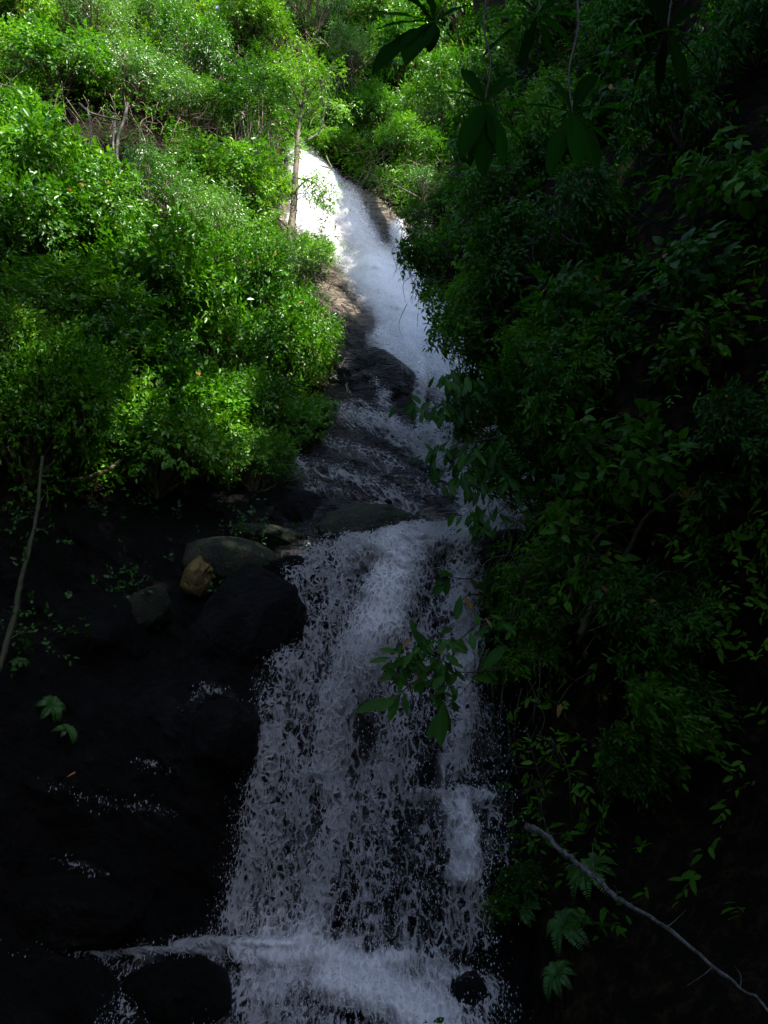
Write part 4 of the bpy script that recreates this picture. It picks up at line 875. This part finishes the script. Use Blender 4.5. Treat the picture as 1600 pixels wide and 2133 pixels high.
reaching_branch('leafy_branch', [[(1080, 1290, 9.2), (1010, 1290, 8.8), (960, 1330, 8.5), (900, 1360, 8.3), (820, 1380, 8.2)], [(960, 1330, 8.5), (930, 1400, 8.35), (915, 1480, 8.3), (925, 1540, 8.3)], [(900, 1400, 8.3), (850, 1430, 8.3), (820, 1460, 8.2)], [(1060, 1390, 9), (1000, 1400, 8.6), (940, 1400, 8.4)]],
                LV, 'leafy branch reaching out from the bank over the lower fall')
LV2 = []
for (cx, cy, n, sp) in ((900, 850, 16, 26), (940, 940, 18, 28), (980, 1000, 16, 30), (1000, 1080, 14, 24), (1060, 930, 14, 34), (950, 790, 12, 20), (1090, 1010, 10, 24)):
    for _ in range(int(n * 2.2)):
        bx, by = r_.normal(cx, sp), r_.normal(cy, sp * .6); a = r_.uniform(math.radians(30), math.radians(140)); L = r_.uniform(16, 36)
        LV2.append((bx, by, bx - math.cos(a) * L, by + math.sin(a) * L, 10.2 + r_.normal(0, .15), r_.uniform(.26, .4)))
reaching_branch('leafy_branch', [[(1120, 830, 10.6), (1040, 820, 10.4), (960, 830, 10.2), (880, 860, 10.1)], [(1120, 900, 10.4), (1040, 910, 10.2), (960, 930, 10.1), (910, 960, 10.0)], [(1120, 960, 10.4), (1060, 980, 10.2), (1000, 1010, 10.1), (960, 1060, 10)], [(1140, 1010, 10.4), (1080, 1040, 10.2), (1020, 1080, 10.1)]],
                LV2, 'drooping leafy boughs hanging over the wet rock beside the cascade')
# twig with small leaves in front of the right end of the lip
reaching_branch('leafy_twig', [[(1030, 1180, 11), (980, 1205, 10.8), (930, 1200, 10.7)], [(1020, 1240, 11), (975, 1240, 10.8), (950, 1270, 10.7)]],
                [(930, 1200, 905, 1240, 10.7, .4), (930, 1195, 930, 1240, 10.7, .4), (945, 1200, 915, 1190, 10.7, .4), (960, 1240, 950, 1290, 10.7, .3), (965, 1240, 985, 1270, 10.7, .3), (980, 1205, 995, 1225, 10.7, .4), (940, 1205, 905, 1215, 10.7, .4)], 'small dark twig at the upper right of the lower fall')
# dark fibrous root beard below the right edge bush, twig at the bottom
reaching_branch('water_twig', [[(900, 2160, 8.3), (905, 2128, 8.3), (920, 2120, 8.3)], [(905, 2150, 8.3), (885, 2124, 8.3)]], [(905, 2128, 925, 2122, 8.3, .5), (890, 2128, 878, 2140, 8.3, .5)], 'small black forked twig in front of the splash at the bottom')
# orange dead leaf
o = Geo(); b0 = pt(130, 1625, 8.6); V_, F_, a_ = big_leaf(b0, pt(165, 1612, 8.5) - b0, (0, -.4, .9), .2, .7, np.random.default_rng(1), 7, -.1); o.add(V_, F_); o = o.build('dead_leaf', M['orange_leaf'], loc=b0); tag(o, 'orange dead leaf lying on the dark lower left ledge', 'leaf')
# violet flowers
for i, (x, y, lab) in enumerate([(408, 52, 'violet flower at the left of the pair near the top edge'), (447, 40, 'violet flower at the right of the pair near the top edge'), (435, 82, 'pale flower directly below the violet pair'), (376, 148, 'lone violet flower below the others')]):
    P, n = surf_frame(FARF, np.float64(x), np.float64(y), 15); c = P + n * 1.3; G = Geo()
    for q in range(5):
        a = q * 1.256; V_, F_, t_ = leaf_block([[0, 0, 0]], [[math.cos(a), -.3, math.sin(a)]], [[0, -1, .2]], .09, .8, [.5], 1); G.add(V_, F_)
    o = G.build('flower', M['petal']); o.location = c; tag(o, lab, 'flower', 'violet flowers on the top shrub')

# ------------------------------------------------------------------ unseen forest canopy, leaf clumps placed to throw the wanted shade
LIT = [(-900, -900), (960, -900), (945, 60), (940, 200), (880, 330), (850, 445), (822, 462), (765, 425), (722, 395), (690, 445), (665, 505), (690, 570), (735, 640), (715, 720), (690, 780), (640, 790), (600, 830), (540, 800), (470, 720),
       (380, 660), (300, 630), (150, 590), (0, 540), (-900, 520)]
SPOTS = [(430, 925, 45), (15, 900, 26), (920, 1085, 26), (750, 785, 16), (410, 1190, 20), (575, 1160, 20), (715, 868, 18), (972, 1205, 14), (370, 780, 22), (475, 1000, 18), (250, 960, 18), (560, 1985 - 20, 0)]
gx, gy = np.meshgrid(np.arange(-500, 1300, 34.0), np.arange(-500, 2300, 34.0)); gx, gy = gx.ravel(), gy.ravel()
lit = inpoly(gx, gy, LIT)
for dx_, dy_, dr_ in ((505, 95, 60), (225, 335, 75), (520, 360, 48), (570, 600, 40), (100, 250, 45), (400, 330, 40), (330, 560, 38), (60, 480, 40), (860, 290, 36), (690, 220, 30)): lit &= np.hypot(gx - dx_, gy - dy_) > dr_ * 1.5
for sx, sy, sr in SPOTS: lit |= np.hypot(gx - sx, gy - sy) < sr
sx = np.array([q[0] for q in SPOTS if q[2] > 0], float); sy = np.array([q[1] for q in SPOTS if q[2] > 0], float)
FPt = pt(gx, gy, FAR(gx, gy) - np.where(inpoly(gx, gy, VEG), 1.1, 0)); Lp = np.vstack([FPt[lit], pt(sx, sy, FAR(sx, sy))])
rx, ry_ = np.meshgrid(np.arange(950, 2400, 60.0), np.arange(-500, 2300, 60.0)); rx, ry_ = rx.ravel(), ry_.ravel(); ok = rx > redge(ry_) - 40
RPt = right_point(np.maximum(rx[ok], redge(ry_[ok])), ry_[ok])
Sh = np.vstack([FPt[~lit], RPt]); isR = np.r_[np.zeros((~lit).sum(), bool), np.ones(len(RPt), bool)]
wx, wy = np.meshgrid(np.arange(720, 1560, 40.0), np.arange(-60, 420, 40.0)); WP = pt(wx.ravel(), wy.ravel(), 2.6); Sh = np.vstack([Sh, WP]); isR = np.r_[isR, np.full(len(WP), 2)]
rc = np.random.default_rng(77)
cl = []
for i, p in enumerate(Sh):
    if isR[i] == 1 and p[0] < 4.5 and p[1] > 9.5 and p[2] > 1.5 and rc.random() < .16: continue      # gaps in the canopy
    for attempt in range(6):
        t = rc.uniform(4, 9) if isR[i] == 2 else (rc.uniform(15, 23) if p[0] < 5 else rc.uniform(8, 14)) if isR[i] else rc.uniform(25, 34)
        c = p + SUN * t + rc.normal(0, .15, 3); a, b, f = proj(c)
        if f > -1 and (f < 1 or (-1500 / f < a < 1600 + 1500 / f and b > -60 - 1100 / f)): continue
        if np.linalg.norm(c) < 3: continue
        # stay off the sunbeams that reach the lit places
        w_ = Lp - c; al = w_ @ SUN; dist = np.linalg.norm(w_ - al[:, None] * SUN, axis=1)
        if dist.min() < .62: break
        cl.append(c); break
for _ in range(2600):      # unseen leaf clumps added to cut skylight over the lower left cliff
    c = np.array([rc.uniform(-15, -4.0), rc.uniform(-8, 12), rc.uniform(5, 15)]); a, b, f = proj(c)
    if f > -1 and (f < 1 or (-1100 / f - 100 < a < 1700 + 1100 / f and b > -60 - 1500 / f)): continue
    if np.linalg.norm(c) < 5: continue
    w_ = Lp - c; al = w_ @ SUN; dist = np.linalg.norm(w_ - al[:, None] * SUN, axis=1)
    if dist.min() > .62: cl.append(c)
for k_ in range(8000):      # more unseen clumps added to darken the right bank
    c = np.array([rc.uniform(6.5, 17), rc.uniform(-8, 8), rc.uniform(4, 15)]) if k_ < 2300 else np.array([rc.uniform(5.5, 19), rc.uniform(1, 17), rc.uniform(9, 26)]); a, b, f = proj(c)
    if f > -1 and (f < 1 or (-1100 / f - 100 < a < 1700 + 1100 / f and b > -60 - 1500 / f)): continue
    w_ = Lp - c; al = w_ @ SUN; dist = np.linalg.norm(w_ - al[:, None] * SUN, axis=1)
    if dist.min() > .62: cl.append(c)
cl = np.array(cl)
# thin out overlaps
keep = []
for c in cl:
    if not keep or np.min(np.linalg.norm(np.array(keep[-900:]) - c, axis=1)) > .38: keep.append(c)
cl = np.array(keep); print('canopy clumps', len(cl))
K = 18; cen = cl[rc.choice(len(cl), K, replace=False)]
for _ in range(12):
    lab = np.argmin(np.linalg.norm(cl[:, None] - cen[None], axis=-1), 1); cen = np.array([cl[lab == k].mean(0) if (lab == k).any() else cen[k] for k in range(K)])
for k in range(K):
    m = cl[lab == k]
    if not len(m): continue
    c = m.mean(0); best = None
    for bx_ in (14, 11, 8, 17, 21, 26, 32, -8, -11, -14, -20, -5, 4):
        for by_ in (-2.5, 1, -6, -10, -15, -20, -26):
            base = np.array([c[0] + bx_, c[1] + by_, -5.0]); q = spline([base, base * .5 + c * .5 + np.array([1.5 * np.sign(bx_), 0, -1]), c + np.array([1.5 * np.sign(bx_), 0, -.5])], 8)
            a, b, f = proj(q); seen = (f > 0) & (a > -150) & (a < 1750) & (b > -120) & (b < 2250)
            sc_ = seen.sum() * 100 + (np.linalg.norm(q, axis=1).min() < 3) * 500 + abs(by_)
            if best is None or sc_ < best[0]: best = (sc_, base, 1.5 * np.sign(bx_))
    base, off_ = best[1], best[2]; print('canopy', k, best[0]); root = empty('shade_canopy_tree', base)
    tag(root, 'unseen forest tree added outside the view, crown shaped to shade the ravine', 'tree', 'unseen forest trees added to shade the ravine')
    n = len(m) * 26; i = np.repeat(np.arange(len(m)), 26); P = m[i] + rc.normal(0, .27, (n, 3)); D = rc.normal(0, 1, (n, 3)); D[:, 2] -= .3
    Nn = np.tile(SUN, (n, 1)) + rc.normal(0, .4, (n, 3)); V_, F_, t_ = leaf_block(P, D, Nn, rc.uniform(.28, .42, n), .6, rc.random(n) * .8, 0)
    o = Geo().add(V_, F_, tone=t_).build('crown', M['leaf_canopy'], root); o.location = -Vector(base)
    T = Geo().add(*tube(spline([base, base * .5 + c * .5 + np.array([off_, 0, -1]), c + np.array([off_, 0, -.5])], 8), .3, .12, 10, .1))
    for q in rc.choice(len(m), min(14, len(m)), replace=False):
        T.add(*tube(spline([c + np.array([off_, 0, -1]), (c + m[q]) / 2 + rc.normal(0, .3, 3), m[q]], 5), .06, .015, 5))
    o = T.build('trunk', M['dark_bark'], root); o.location = -Vector(base)
